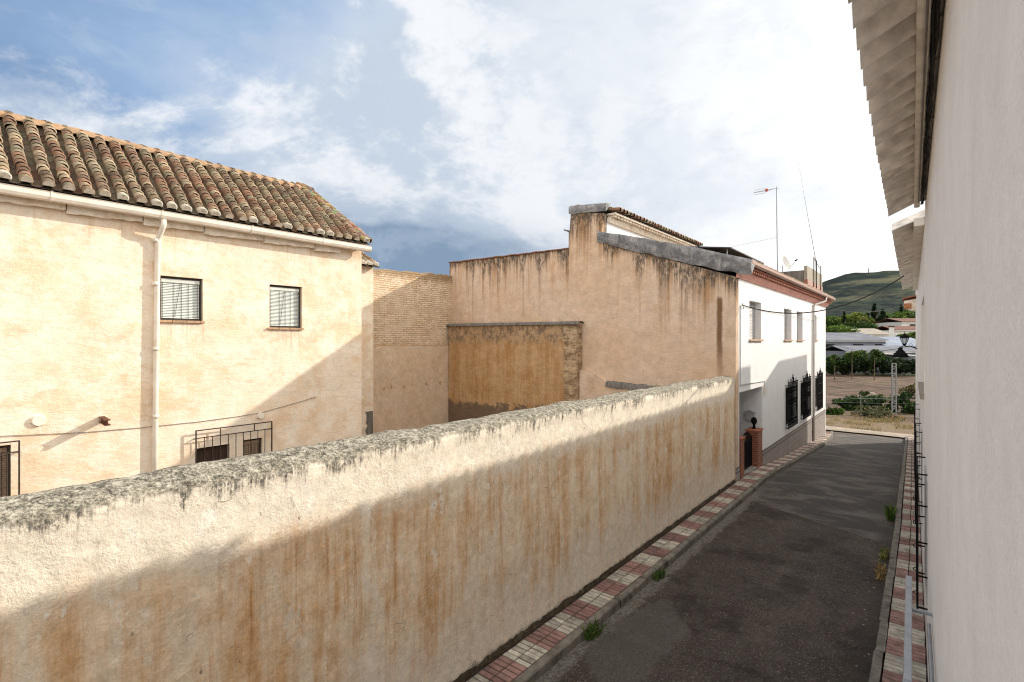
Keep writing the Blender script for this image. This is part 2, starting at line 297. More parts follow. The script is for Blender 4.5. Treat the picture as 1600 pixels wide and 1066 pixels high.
def m_asphalt():
    m,n=mat('worn_asphalt'); P=n.pos(); X,Y,Z=n.xyz()
    ag=n.noise(P,48,5,.85); ag2=n.voro(P,62).outputs[1]; med=n.noise(P,1.5,6,.65)
    c=n.mix(n.rng(ag,.35,.68),(.024,.019,.016),(.092,.075,.064))
    lum=n.n('ShaderNodeSeparateColor'); n.put(lum.inputs[0],ag2)
    c=n.mix(n.rng(lum.outputs[0],.86,.98,0,.55),c,(.22,.195,.17))
    c=n.mix(n.m('MULTIPLY',n.rng(n.noise(n.sv(P,(1,.4,1)),1.0,8,.75),.46,.66,0,.8),n.rng(ag,.3,.62)),c,(.135,.103,.080))
    c=n.mix(n.rng(n.noise(P,.8,8,.75),.50,.60,0,.65),c,(.026,.020,.017))
    # older, greyer surface with wet dark stains further down the lane
    seam=n.m('ADD',Y,n.m('MULTIPLY',n.m('SUBTRACT',n.noise(P,1.1,3),.5),.35)); seam=n.m('ADD',seam,n.m('MULTIPLY',X,.42))
    fm=n.rng(seam,13.18,13.24)
    stn=n.noise(n.sv(P,(.8,1.5,1)),.85,7,.74,.6)
    old=n.ramp(stn,[(.34,(.17,.152,.137)),(.45,(.125,.11,.098)),(.52,(.060,.052,.047)),(.64,(.034,.030,.028))])
    old=n.mix(n.rng(ag,.35,.7,.35,0),old,(.05,.045,.04))
    c=n.mix(fm,c,old)
    sl=n.rng(n.m('ABSOLUTE',n.m('SUBTRACT',seam,13.2)),.0,.035,1,0); c=n.mix(n.m('MULTIPLY',sl,.6),c,(.03,.026,.023))
    # pale cement wash along the left kerb and a pale patch in the foreground
    eg=n.m('ADD',X,n.m('MULTIPLY',n.m('SUBTRACT',n.noise(P,2.4,7,.72),.5),.55)); egm=n.m('MULTIPLY',n.rng(eg,-3.72,-3.60,1,0),n.rng(Y,15,17,1,.2))
    c=n.mix(n.m('MULTIPLY',egm,.9),c,n.mix(n.rng(n.noise(P,22,5,.75),.4,.6),(.085,.077,.066),(.20,.185,.16)))
    dxp=n.m('POWER',n.m('DIVIDE',n.m('ADD',X,3.25),.52),2.0); dyp=n.m('POWER',n.m('DIVIDE',n.m('SUBTRACT',Y,6.9),1.25),2.0)
    pp=n.m('ADD',n.m('ADD',dxp,dyp),n.m('MULTIPLY',n.m('SUBTRACT',n.noise(P,2.2,6,.65),.5),2.2)); c=n.mix(n.rng(pp,.75,1.15,.62,0),c,n.mix(n.rng(ag,.35,.7),(.07,.064,.058),(.15,.137,.124)))
    er=n.m('ADD',X,n.m('MULTIPLY',n.m('SUBTRACT',n.noise(P,1.6,6,.7),.5),.5)); c=n.mix(n.rng(er,-.95,-.70,0,.6),c,n.mix(n.rng(ag,.4,.6),(.035,.029,.024),(.07,.056,.045)))
    # cracks
    ck=n.crack(.55,.0022,.5,6)
    c=n.mix(n.m('MULTIPLY',ck,.75),c,(.018,.015,.012))
    h=n.m('ADD',n.m('ADD',n.m('MULTIPLY',ag,.9),n.m('MULTIPLY',med,.7)),n.m('MULTIPLY',ck,-1.0))
    fin(n,c,n.rng(stn,.45,.6,.85,.7),n.bump(h,.9,.014),0,.2); return m

def m_ground():
    m,n=mat('earth_and_field'); P=n.pos(); X,Y,Z=n.xyz()
    med=n.noise(P,.9,6,.65); fine=n.noise(P,9,6,.75)
    Yw=n.m('ADD',Y,n.m('MULTIPLY',n.m('SUBTRACT',n.noise(P,.35,5,.65),.5),7))
    dirt=n.mix(n.rng(fine,.35,.65),(.13,.092,.064),(.25,.185,.13))
    dry=n.mix(n.rng(fine,.35,.65),(.13,.092,.06),(.27,.20,.125))
    field=n.mix(n.rng(n.noise(n.sv(P,(.5,1.4,1)),.55,8,.78),.38,.62),(.050,.032,.024),(.19,.13,.092))
    field=n.mix(n.rng(n.noise(P,.25,5,.7),.55,.7,0,.6),field,(.10,.105,.04))
    farc=n.mix(n.rng(n.noise(P,.04,5,.6),.4,.6),(.07,.085,.035),(.15,.13,.075))
    c=n.mix(n.rng(Yw,39,41.5),dirt,dry); c=n.mix(n.rng(Yw,45,49),c,field); c=n.mix(n.rng(Yw,118,126),c,farc)
    fin(n,c,.95,n.bump(n.m('ADD',fine,med),.8,.08),0,.1); return m

def m_hill():
    m,n=mat('scrub_hillside'); P=n.pos(); X,Y,Z=n.xyz()
    big=n.noise(n.sv(P,(1,1,2.2)),.0065,6,.62); sp=n.noise(n.sv(P,(1,1,1.6)),.055,6,.85); sp2=n.noise(P,.03,5,.7)
    c=n.mix(n.rng(big,.38,.64),(.030,.048,.028),(.115,.12,.06))
    c=n.mix(n.rng(sp2,.46,.6,0,.8),c,(.040,.054,.035))
    c=n.mix(n.rng(sp,.46,.56,0,.9),c,(.018,.030,.016))
    tr=n.noise(n.sv(P,(.35,.35,3.2)),.016,6,.7); c=n.mix(n.rng(tr,.53,.62,0,.7),c,(.21,.20,.115))
    c=n.mix(1.0,c,n.ramp(n.noise(n.sv(P,(1,1,2)),.022,8,.8),[(.40,(.45,.45,.5)),(.52,(.95,.95,.95)),(.64,(1.25,1.22,1.1))]),'MULTIPLY'); c=n.mix(1.0,c,(.85,.85,.85),'MULTIPLY'); c=n.mix(.11,c,(.22,.26,.32))  # last mix puts bluish distance haze into the colour
    h=n.m('ADD',n.m('MULTIPLY',sp2,1.0),n.m('MULTIPLY',sp,.5))
    fin(n,c,1.0,n.bump(h,1.0,9.0),0,.0); return m

def m_clay():
    m,n=mat('old_clay_tile'); P=n.pos()
    c=n.attr(); f=n.noise(P,7,6,.75); c=n.mix(n.rng(f,.5,.66,0,.55),c,(.085,.066,.045)); g=n.noise(P,22,5,.75); c=n.mix(n.rng(g,.58,.68,0,.45),c,(.50,.44,.31))
    fin(n,c,.92,n.bump(n.noise(P,55,4,.7),.6,.008),0,.15); return m

def m_lead():
    m,n=mat('grey_lead_sheet'); P=n.pos()
    a=n.noise(P,3.2,6,.7,.6); c=n.ramp(a,[(.3,(.09,.09,.094)),(.46,(.18,.18,.188)),(.57,(.27,.266,.266)),(.72,(.44,.425,.40))])
    c=n.mix(n.rng(n.noise(n.sv(P,(6,1,.7)),1.7,6,.75),.52,.68,0,.65),c,(.07,.066,.06)); c=n.mix(n.rng(n.noise(P,13,6,.8),.60,.68,0,.6),c,(.42,.40,.36))
    fin(n,c,.72,n.bump(n.noise(P,4,5,.6,.5),.9,.06),0,.35); return m
def m_redbrick():
    m,n=mat('glazed_red_brick'); P=n.pos(); X,Y,Z=n.xyz()
    b=n.n('ShaderNodeTexBrick',{'Scale':1.0,'Mortar Size':.012,'Brick Width':.26,'Row Height':.075}); n.put(b.inputs['Vector'],n.comb(n.m('ADD',X,Y),Z,0.0))
    n.put(b.inputs['Color1'],(.33,.085,.04)); n.put(b.inputs['Color2'],(.24,.055,.03)); n.put(b.inputs['Mortar'],(.30,.2,.14))
    fin(n,b.outputs[0],.5,n.bump(b.outputs['Fac'],.7,-.015),0,.4); return m
def m_dado():
    m,n=mat('stone_tile_dado'); P=n.pos(); X,Y,Z=n.xyz()
    b=n.n('ShaderNodeTexBrick',{'Scale':1.0,'Mortar Size':.008,'Brick Width':.42,'Row Height':.21},offset=0.0); n.put(b.inputs['Vector'],n.comb(Y,Z,0.0))
    n.put(b.inputs['Color1'],(.36,.315,.29)); n.put(b.inputs['Color2'],(.29,.25,.235)); n.put(b.inputs['Mortar'],(.17,.15,.14))
    c=n.mix(n.rng(n.noise(P,5,6,.7),.4,.65,0,.5),b.outputs[0],(.43,.38,.345))
    ln=n.rng(n.m('ABSOLUTE',n.m('SUBTRACT',n.m('ABSOLUTE',n.m('SUBTRACT',Z,.31)),.06)),.012,.018,1,0); c=n.mix(ln,c,(.035,.035,.045))
    fin(n,c,.5,None,0,.4); return m

GARDEN=m_garden(); PEACH=m_peach(); OCHRE=m_ochre(); OLDWALL=m_ochre('stained_shed_plaster',True); BRICKW=m_brickwash()
WHITE=m_white('white_house_paint',(.86,.86,.855),(.83,.83,.83),(.76,.755,.74)); RPLAST=m_white('warm_white_plaster',(.83,.81,.785),(.80,.775,.75),(.66,.61,.57),.9,.35)  # right terrace plaster in its own warm white
ASPH=m_asphalt(); GROUND=m_ground(); HILL=m_hill(); CLAY=m_clay(); LEAD=m_lead(); RBRICK=m_redbrick(); DADO=m_dado()
PVC=simple('white_plastic',(.80,.735,.64),.55,.12,3,dirt=((.66,.54,.41),.5)); IRON=simple('black_iron',(.008,.008,.009),.7,.3,metal=0.0,spec=.08); GALV=simple('galvanised_steel',(.33,.345,.37),.42,.2,metal=.5)
RUST=simple('rusty_iron',(.13,.055,.028),.85,.4,12,bump=.01); RAILP=simple('brown_painted_iron',(.060,.042,.034),.6,.4,9)
CONC=simple('old_concrete',(.30,.275,.245),.95,.4,5,bump=.012,dirt=((.085,.078,.066),.8)); CONCL=simple('pale_concrete',(.36,.32,.255),.95,.3,3,bump=.01,dirt=((.16,.14,.105),.8),stretch=(4,4,.6))
CONCD=simple('stained_concrete',(.19,.175,.155),.95,.4,3,bump=.01,dirt=((.05,.045,.04),.85),stretch=(5,5,.6))
BLIND=simple('pale_blind',(.66,.70,.66),.6,.12,3,dirt=((.50,.50,.48),.4)); WOODD=simple('dark_wood',(.055,.033,.026),.6,.4,5,stretch=(6,6,.6)); TAN=simple('tan_blind',(.27,.19,.13),.7,.25,5)
FRAMED=simple('dark_window_frame',(.05,.042,.032),.5,.3); SILLC=simple('clay_sill',(.48,.31,.19),.85,.35,9,bump=.01); CORN=simple('cornice_plaster',(.86,.775,.655),.92,.2,5,bump=.02,dirt=((.50,.36,.22),.55))
ORMORT=simple('orange_ridge_mortar',(.42,.275,.165),.95,.3,7,bump=.03,dirt=((.42,.22,.09),.6)); PINK=simple('pink_cornice_paint',(.80,.42,.345),.75,.2,5,dirt=((.33,.12,.09),.5)); CLAYRED=simple('red_clay',(.34,.125,.075),.8,.35,8,bump=.006)
COP=simple('pavement_tile',(1,1,1),.85,.32,9,attr=True,bump=.005,dirt=((.115,.095,.078),.7)); KERB=simple('kerb_concrete',(.20,.18,.152),.95,.45,6,bump=.022,dirt=((.06,.053,.042),.9))
JOINT=simple('dark_joint_bed',(.075,.06,.05),.95,.4,18,bump=.02); MOSS=simple('dark_soil_moss',(.060,.046,.028),1,.5,14,attr=False,bump=.03,dirt=((.17,.13,.075),.8))
FIBRE=simple('fibre_cement',(.86,.80,.72),.95,.3,5,bump=.006,bs=120,dirt=((.40,.34,.28),.6)); BEAM=simple('cream_beam_paint',(.84,.78,.69),.9,.2,6,bump=.01,dirt=((.45,.38,.30),.5))
CABLE=simple('black_cable',(.016,.015,.015),.6,.2); CABLEG=simple('grey_cable',(.22,.20,.19),.7,.2); SHUT=simple('grey_shutter',(.44,.44,.44),.6,.15,4); GLASS=simple('dark_glass',(.010,.011,.012),.3,.2,spec=.25)
LEAF=simple('foliage',(1,1,1),.7,.3,3,attr=True,spec=.2,trans=.25); BARK=simple('bark',(.13,.095,.065),.95,.4,9,bump=.02)
SHEDR=simple('grey_shed_roof',(.215,.225,.255),.97,.25,.35,dirt=((.13,.14,.16),.7),spec=.02); SHEDB=simple('pale_blue_shed_roof',(.31,.35,.42),.97,.15,.3,spec=.02); SHEDW=simple('shed_wall',(.20,.215,.24),.85,.2,.5); SHEDC=simple('cream_gable_roof',(.34,.30,.25),.97,.2,.6)
ROOFT=simple('far_tile_roof',(.17,.078,.055),.97,.4,1.2); WHITEF=simple('white_render',(.72,.71,.68),.9,.1,.7); PANEL=simple('dark_canopy_sheet',(.055,.055,.06),.6,.3,4); STEELG=simple('grey_lattice_steel',(.23,.235,.235),.6,.2)
DISHM=simple('pale_dish',(.62,.61,.58),.5,.12); REDP=simple('red_plastic',(.45,.06,.04),.5,.2); AWN=simple('white_awning',(.80,.80,.78),.7,.05)
def m_lampglass():
    m,n=mat('frosted_lamp_glass'); fin(n,(.55,.66,.72),.25,None,0,.5); return m
LAMPG=m_lampglass()

# ------------------------------------------------------------------ ground, road, pavements
ys=[-40,-20,-10]+[i*1.0 for i in range(-5,80)]+[85,95,105,120,150,200,280,400,600,900,1400,2200,3500]
xs=[-3500,-1500,-700,-300,-150,-90,-60]+[i*2.0 for i in range(-25,30)]+[70,100,160,300,700,1500,3500]
g=MB()
def gh(x,y):
    z=gz(y)-.15
    if y>38: z+=.12*fb((x,y,0),.35)+.12*smooth(38,44,y)*fb((x,y,3),.12)
    return z
g.grid(lambda i,j:(xs[i],ys[j],gh(xs[i],ys[j])),len(xs)-1,len(ys)-1)
struct(g.build('ground',GROUND,smoothf=True))
def rk(y):                             # right kerb outer face
    P=[(-8,-.55),(8,-.565),(14.6,-.59),(22,-.72),(37,-1.0)]
    for a,b in zip(P,P[1:]):
        if y<=b[0]: return a[1]+(b[1]-a[1])*(y-a[0])/(b[0]-a[0])
    return P[-1][1]
LK=-3.87
def lk(y): return LK if y<29 else LK-.012*(y-29)**2
r=MB(); yy=[-8+.5*i for i in range(89)]
r.grid(lambda i,j:(lk(yy[i])-.03+(rk(yy[i])+.03-(lk(yy[i])-.03))*j/8, yy[i], gz(yy[i])-.13+.018*math.sin(math.pi*j/8)+.006*fb((j*.4,yy[i],0),.9)), 88, 8)
struct(r.build('road',ASPH,smoothf=True))
REDS=[(.285,.165,.145),(.26,.148,.13),(.315,.188,.165)]; CREAM=[(.49,.45,.38),(.44,.405,.34),(.52,.48,.405)]
def pavement(name, side, x0f, x1f, y0, y1, L=.475):
    b=MB(); k0=int(y0/L)-1; k=k0
    while k*L<y1:
        ya=k*L; red=k%2==0; pal=REDS if red else CREAM; sh=uni(.78,1.12)
        x0=x0f(ya); x1=x1f(ya); xm=(x0+x1)/2+uni(-.01,.01)
        for a0,a1 in ((x0,xm),(xm,x1)):
            if k*L>23: rows=1
            else: rows=5
            for q in range(rows):
                h=L/rows; c=random.choice(pal); s2=sh*uni(.82,1.1); c=tuple(t*s2 for t in c)
                za=gz(ya+q*h+h/2)+uni(-.004,.004)
                g_=.0085 if rows>1 else .008
                b.bev(a0+.008,a1-.008,ya+q*h+g_,ya+q*h+h-g_,za-.03,za+.007,.003,c)
        k+=1
    o=struct(b.build(name,COP))
    e=MB(); n=int((y1-y0)/.5)
    e.grid(lambda i,j:((x0f,x1f)[j](y0+i*.5)+(-.06,.03)[j]*side, y0+i*.5, gz(y0+i*.5)-.006),n,1); struct(e.build(name+'_bed',JOINT))
    return o
pavement('left_pavement',1,lambda y:-4.42,lambda y:-3.985+(lk(y)-LK),-2,33.3)
def kerb(name, xo, dirn, y0, y1):
    b=MB(); L=.96; k=0; y=y0
    while y<y1:
        o=uni(-.008,.008); ya=y+.006; yb=min(y+L-.006,y1)
        x=xo((ya+yb)/2)+o; za=gz((ya+yb)/2)+uni(-.004,.006)
        n=6
        def fn(i,j,ya=ya,yb=yb,za=za):
            t=ya+(yb-ya)*i/n; xx=xo(t)+o
            pr=[(0,-.22),(0,-.02),(.012,-.003),(.025,.002),(.107,.002),(.112,-.05)][j]
            w=.006*nz((t*7,j*3.1,x*5))
            return (xx-dirn*pr[0]+w, t, gz(t)+pr[1]+w*.7+(za-gz((ya+yb)/2)))
        b.grid(fn,n,5)
        y+=L
    return struct(b.build(name,KERB))
kerb('left_kerb',lk,1,-3,35.5)
kerb('right_kerb',rk,-1,-3,36.5)
RA=rad(1.09); RC,RS=math.cos(RA),math.sin(RA)
def RT(x,y,z): return (x*RC-y*RS, y*RC+x*RS, z)       # frame of the right-hand terrace
def rwall(y): return .155*RC-y*RS
pavement('right_pavement',-1,lambda y:rk(y)+.115,lambda y:max(rwall(y)-.01,rk(y)+.42),-2,36.3)

# dirt track crossing at the end of the lane
d=MB(); d.grid(lambda i,j:(-30+i*1.2,36.0+j*.36+1.2*math.sin(i*.12)+.25*nz((i*.5,j*.7,0)),gz(36.0+j*.36)-.09+.03*fb((i*.6,j*.6,4),1)+.05*(math.sin(math.pi*j/6))),50,6)
struct(d.build('dirt_track',simple('pale_dirt',(.36,.30,.235),.95,.3,1.5,bump=.03,dirt=((.21,.16,.115),.7)),smoothf=True))

# ------------------------------------------------------------------ garden wall
def ragged(y): return 0.0
gw=MB()
prof=[(-4.462,-.2)]+[(-4.46,.15*i) for i in range(0,20)]+[(-4.455,2.95),(-4.445,3.02),(-4.45,3.075),(-4.49,3.105),(-4.56,3.125),(-4.64,3.145),(-4.72,3.165),(-4.78,3.165),(-4.81,3.13),(-4.80,3.05),(-4.79,2.4),(-4.79,-.2)]
ny=250; Y0,Y1=-4.0,15.98
def gfn(i,j):
    y=Y0+(Y1-Y0)*i/ny; x,z=prof[j]
    a=.012*fb((x*1.0,y,z),1.1)+.006*fb((x,y,z),5)
    top=smooth(2.85,3.1,z)
    dz=top*(.03*fb((7,y,x*2),1.3,5)+.012*nz((x*9,y*9,2)))
    return (x+a+top*.012*nz((y*7,z*7,1)), y, z+dz)
gw.grid(gfn,ny,len(prof)-1)
gw.poly([gfn(ny,j) for j in range(len(prof))])
tag(gw.build('garden_wall',GARDEN,smoothf=True),'long peeling garden wall with black lichen on its rounded top beside the lane','wall')
ms=MB(); n=300
def mfn(i,j):
    y=-2+18*i/n; w=.5+.5*nz((y*3,1,2)); t=(j/4)
    return (-4.462+(.012+.035*t*w+.02*max(0,nz((y*9,j,0)))), y, gz(y)+.008+(1-t)*(.055+.07*max(0,w)+.045*nz((y*11,3,j))))
ms.grid(mfn,n,4)
o=ms.build('moss',MOSS); tag(o,'dark strip of soil and moss along the foot of the garden wall','moss',kind='stuff')

# ------------------------------------------------------------------ tiled roofs
TP=[(.36,.205,.135),(.40,.29,.19),(.44,.35,.235),(.31,.185,.125),(.42,.33,.215),(.29,.21,.15),(.46,.385,.27),(.35,.24,.165),(.34,.29,.20)]
def tiled(b, y0, y1, xe, ze, xr, zr, pitch=.277, ex=.20, rb=.094, plugs=True, fine=True, hip=0.0):
    S=Vector((xr-xe,0,zr-ze)); L=S.length; sd=S/L; nrm=Vector((-sd.z,0,sd.x)); 
    if nrm.z<0: nrm=-nrm
    rows=int(L/ex); nc=int((y1-y0)/pitch)
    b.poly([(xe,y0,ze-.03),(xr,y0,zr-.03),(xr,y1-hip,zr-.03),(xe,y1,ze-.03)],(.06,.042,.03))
    for k in range(nc+1):
        yc=y0+pitch*(k+.5)
        if yc>y1-.05: break
        wobc=uni(-.015,.015)
        if fine and not (hip and yc>y1-hip):                         # concave channel tiles, colour cut down for the shade between covers
            for q in range(0,rows,2):
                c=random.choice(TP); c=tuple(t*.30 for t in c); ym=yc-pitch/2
                p0=Vector((xe,0,ze))+sd*(q*ex-.02); p1=p0+sd*(ex*2.15)
                rr=[]
                for P_,rad_,lift in ((p0,.085,-.012),(p1,.075,-.026)):
                    rr.append([b.vt((P_.x+nrm.x*(-math.sin(t)*rad_*.55+.05+lift),ym+math.cos(t)*rad_,P_.z+nrm.z*(-math.sin(t)*rad_*.55+.05+lift))) for t in [math.pi*i/5 for i in range(6)]])
                for i in range(5): b.face((rr[0][i],rr[0][i+1],rr[1][i+1],rr[1][i]),c)
        for q in range(rows+1):
            if hip and yc>y1-hip*(q*ex)/L+.02: break
            c=random.choice(TP); s_=uni(.5,.98); c=tuple(t*s_ for t in c)
            yo=yc+wobc+uni(-.010,.010)+.01*math.sin(q*.6+k); ln=ex*1.9
            if q*ex+ln>L+.12: ln=max(.12,L+.12-q*ex)
            p0=Vector((xe,0,ze))+sd*(q*ex+uni(-.018,.018)-.01); p1=p0+sd*ln; tilt=uni(-.012,.012)
            if q==0 and plugs:
                c=(.62,.55,.44) if rnd()<.75 else c
            N=8; an=[-.45+(math.pi+.9)*i/N for i in range(N+1)]
            def ring(P_,r_,lift): return [b.vt((P_.x+nrm.x*(math.sin(t)*r_+lift),yo+math.cos(t)*r_+tilt*(1 if P_ is p1 else -1),P_.z+nrm.z*(math.sin(t)*r_+lift))) for t in an]
            o0=ring(p0,rb,.072); o1=ring(p1,rb*.76,.022); i0=ring(p0,rb-.02,.070)
            for i in range(N):
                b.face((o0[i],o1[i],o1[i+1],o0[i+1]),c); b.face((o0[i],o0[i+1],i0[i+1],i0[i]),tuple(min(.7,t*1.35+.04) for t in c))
            if q==0 and plugs: b.face(i0,(.66,.60,.50))
# ------------------------------------------------------------------ old peach house on the left
H1=thing('old_house','old peach plastered house with mossy clay roof left behind the garden wall','house',(-12.5,3,0))
FX=-12.5; HY0,HY1=-4.0,8.6
holes=[(3.68,4.50,4.64,5.58,-.16),(5.98,6.82,4.53,5.59,-.16),(4.36,5.06,0.0,1.83,-.20),(5.36,5.81,.95,1.865,-.18),(.35,1.43,.9,2.38,-.18),(-2.4,-1.4,4.6,5.6,-.16)]
b=MB(); b.wall('x',FX,HY0,HY1,-.2,6.95,holes)
b.poly([(FX,HY1,-.2),(-16.0,HY1,-.2),(-16.0,HY1,6.9),(-14.1,HY1,6.95),(FX,HY1,6.9)])
b.poly([(FX,HY0,-.2),(-16.0,HY0,-.2),(-16.0,HY0,6.9),(-14.1,HY0,8.5),(FX,HY0,6.9)])
b.poly([(-16.0,HY0,-.2),(-16.0,HY1,-.2),(-16.0,HY1,6.9),(-16.0,HY0,6.9)])
b.build('wall',PEACH,H1)
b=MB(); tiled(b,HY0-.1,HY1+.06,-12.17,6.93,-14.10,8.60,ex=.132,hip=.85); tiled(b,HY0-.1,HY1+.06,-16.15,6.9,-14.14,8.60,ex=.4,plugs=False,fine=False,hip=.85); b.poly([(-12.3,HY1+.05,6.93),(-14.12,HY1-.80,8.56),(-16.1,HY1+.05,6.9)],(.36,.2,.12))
def chain(b,A_,B_,up,r_=.10,ex=.15):
    A_=Vector(A_); B_=Vector(B_); d=(B_-A_); L=d.length; d=d/L; sd=d.cross(Vector(up)).normalized(); up=sd.cross(d).normalized(); k=0
    while k*ex<L:
        c=tuple(t*uni(.55,1.0) for t in random.choice(TP)); p0=A_+d*(k*ex); p1=p0+d*(ex*1.9); an=[-.3+(math.pi+.6)*i/8 for i in range(9)]
        def ring(P,r,l): return [b.vt(P+sd*math.cos(t)*r+up*(math.sin(t)*r+l)) for t in an]
        o0=ring(p0,r_,.05); o1=ring(p1,r_*.78,.01); i0=ring(p0,r_-.02,.048)
        for i in range(8): b.face((o0[i],o1[i],o1[i+1],o0[i+1]),c); b.face((o0[i],o0[i+1],i0[i+1],i0[i]),tuple(min(.7,t*1.3+.03) for t in c))
        k+=1
chain(b,(-12.16,HY1+.0,6.95),(-14.06,HY1-.82,8.62),(.5,.4,.75)); chain(b,(-12.2,HY1-.13,6.97),(-14.06,HY1-.93,8.62),(.6,.1,.75),.085)
roof=b.build('roof',CLAY,H1,True)
b=MB(); n=90
def rfn(i,j):
    y=HY0-.12+(HY1-.70-HY0)*i/n; t=math.pi*j/8
    w=.02*fb((y,j,3),1.6)
    return (-14.12+math.cos(t)*(.20+w), y, 8.55+math.sin(t)*(.17+w)+.025*fb((y,0,8),.5))
b.grid(rfn,n,8); b.build('ridge_mortar',ORMORT,roof,True)
# ragged plaster cornice under the eave
b=MB()
def corn(xf, y0, y1, ztop, zb, slope):
    n=int((y1-y0)/.06); P=[(y0+(y1-y0)*i/n) for i in range(n+1)]
    zb_=lambda y,t: zb+slope*t+.020*nz((y*6,xf*3,1))+.012*nz((y*19,2,xf))
    for i in range(n):
        za=zb_(P[i],i/n); zc=zb_(P[i+1],(i+1)/n)
        b.poly([(xf,P[i],za),(xf,P[i+1],zc),(xf,P[i+1],ztop),(xf,P[i],ztop)])
        b.poly([(xf,P[i],za),(xf,P[i+1],zc),(FX,P[i+1],zc+.01),(FX,P[i],za+.01)])
    b.poly([(xf,y0,zb),(FX,y0,zb),(FX,y0,ztop),(xf,y0,ztop)]); b.poly([(xf,y1,zb+slope),(FX,y1,zb+slope),(FX,y1,ztop),(xf,y1,ztop)])
y=HY0
while y<7.9:
    L=uni(1.0,1.5); corn(-12.38,y,min(y+L,7.85),6.80,6.565+uni(-.02,.02),.05); y+=L+.02
b.box(-12.5,-12.27,HY0,HY1-.05,6.80,6.89)
b.build('cornice',CORN,H1)
# gutter
b=MB(); n=1
sec=[(-12.30,6.86),(-12.30,6.77),(-12.27,6.72),(-12.22,6.70),(-12.165,6.72),(-12.135,6.77),(-12.13,6.845),(-12.115,6.865),(-12.135,6.868),(-12.15,6.85),(-12.155,6.78),(-12.22,6.72),(-12.28,6.78),(-12.285,6.86)]
b.prism([(x,HY0,z) for x,z in sec],(0,HY1+.08-HY0,0))
for yb in (-2.0,0,1.9,3.6,5.4,7.2): b.prism([(x*1.0+(x+12.21)*.12,yb,z+(z-6.78)*.12) for x,z in sec[:8]],(0,.03,0))
b.build('gutter',PVC,H1)
b=MB(); b.tube([(-12.22,3.66,6.70),(-12.22,3.66,6.58),(-12.26,3.65,6.52),(-12.40,3.63,6.36),(-12.43,3.62,6.28),(-12.43,3.58,3.0),(-12.43,3.56,-.1)],.052,12)
for z in (6.25,5.35,4.0,2.6,1.3): b.tube([(-12.43,3.585,z),(-12.43,3.585,z+.07)],.06,12)
b.build('downpipe',PVC,H1,True)
def blind(parent, y0,y1,z0,z1,x,m,frame=True,dz=.034):
    w=MB(); t=.035
    for q in ((y0,y0+t,z0,z1),(y1-t,y1,z0,z1),(y0+t,y1-t,z1-t,z1),(y0+t,y1-t,z0,z0+t)): w.box(x-.03,x+.02,*q)
    f=w.build('window',FRAMED,parent)
    s=MB(); k=int((z1-z0-.10)/dz)
    for i in range(k):
        z=z0+.045+i*dz; s.poly([(x+.012,y0+.045,z+.001),(x+.012,y1-.045,z+.001),(x-.003,y1-.045,z+dz*.86),(x-.003,y0+.045,z+dz*.86)])
    s.box(x-.02,x+.025,y0+.04,y1-.04,z1-.12,z1-.045)
    s.build('blind',m,f)
    c=MB()
    for q in (.08,.34,.52,.68,.9): c.tube([(x+.016,y0+(y1-y0)*q,z1-.06),(x+.016,y0+(y1-y0)*(q-.0),z0+.05)],.0035,4)
    c.tube([(x+.02,y0+(y1-y0)*.5,z1-.06),(x+.02,y0+(y1-y0)*.36,z0+.08)],.004,4)
    c.build('blind_cord',FRAMED,f)
    g_=MB(); g_.poly([(x-.028,y0,z0),(x-.028,y1,z0),(x-.028,y1,z1),(x-.028,y0,z1)]); g_.build('pane',GLASS,f)
    return f
for (a,c_,z0,z1) in ((3.68,4.50,4.64,5.58),(5.98,6.82,4.53,5.59),(-2.4,-1.4,4.6,5.6)):
    f=blind(H1,a+.005,c_-.005,z0+.005,z1-.005,FX-.10,BLIND)
    s=MB(); y=a-.05
    while y<c_+.02:
        L=min(.27,c_+.03-y); s.bev(FX-.08,FX+.055,y,y+L-.012,z0-.045,z0+.002,.006); y+=L
    s.build('sill',SILLC,f)
f=blind(H1,5.365,5.805,.955,1.86,FX-.10,TAN,dz=.05); blind(H1,.36,1.425,.905,2.375,FX-.09,TAN,dz=.04)
s=MB(); s.box(FX-.18,FX-.12,4.365,5.055,0,1.825); 
for q in range(4): s.box(FX-.12,FX-.105,4.40+.16*q,4.53+.16*q,.1,1.76)
s.build('door',WOODD,H1)
def grille_l(y0,y1,z0,zt,zr,nb,extra):
    x=FX+.12; g_=MB()
    for y in (y0,y1): g_.box(x-.012,x+.012,y-.012,y+.012,z0,zt)
    g_.box(x-.011,x+.011,y0,y1,zt-.02,zt+.002); g_.box(x-.010,x+.010,y0,y1,zr-.012,zr+.008)
    for k in range(1,nb): y=y0+(y1-y0)*k/nb; g_.tube([(x,y,z0),(x,y,zr)],.0095,6)
    for t in extra: y=y0+(y1-y0)*t; g_.box(x-.009,x+.009,y-.009,y+.009,zr,zt)
    for z in (zr-.02,z0+.35):
        for y in (y0,y1): g_.box(FX-.05,x,y-.010,y+.010,z-.01,z+.01)
    return g_.build('window_grille',RAILP,H1)
grille_l(4.318,5.977,.55,2.25,2.075,10,(.30,.75)); grille_l(-.3,1.52,.6,2.456,2.263,12,(.3,.7))
for y,z,r_,d_ in ((1.79,2.76,.10,.055),(5.755,2.40,.075,.06)):
    b=MB(); b.tube([(FX,y,z),(FX+d_*.8,y,z),(FX+d_,y,z)],[r_,r_,r_*.9],16); b.build('junction_box',PVC,H1,False)
b=MB()
for (dz0,dz1,w) in ((-.055,-.04,.045),(.04,.055,.045)): b.prism([(FX-.02,2.70-w,2.68+dz0),(FX-.02,2.70+w,2.68+dz0),(FX-.02,2.70+w,2.68+dz1),(FX-.02,2.70-w,2.68+dz1)],(.46,0,-.03))
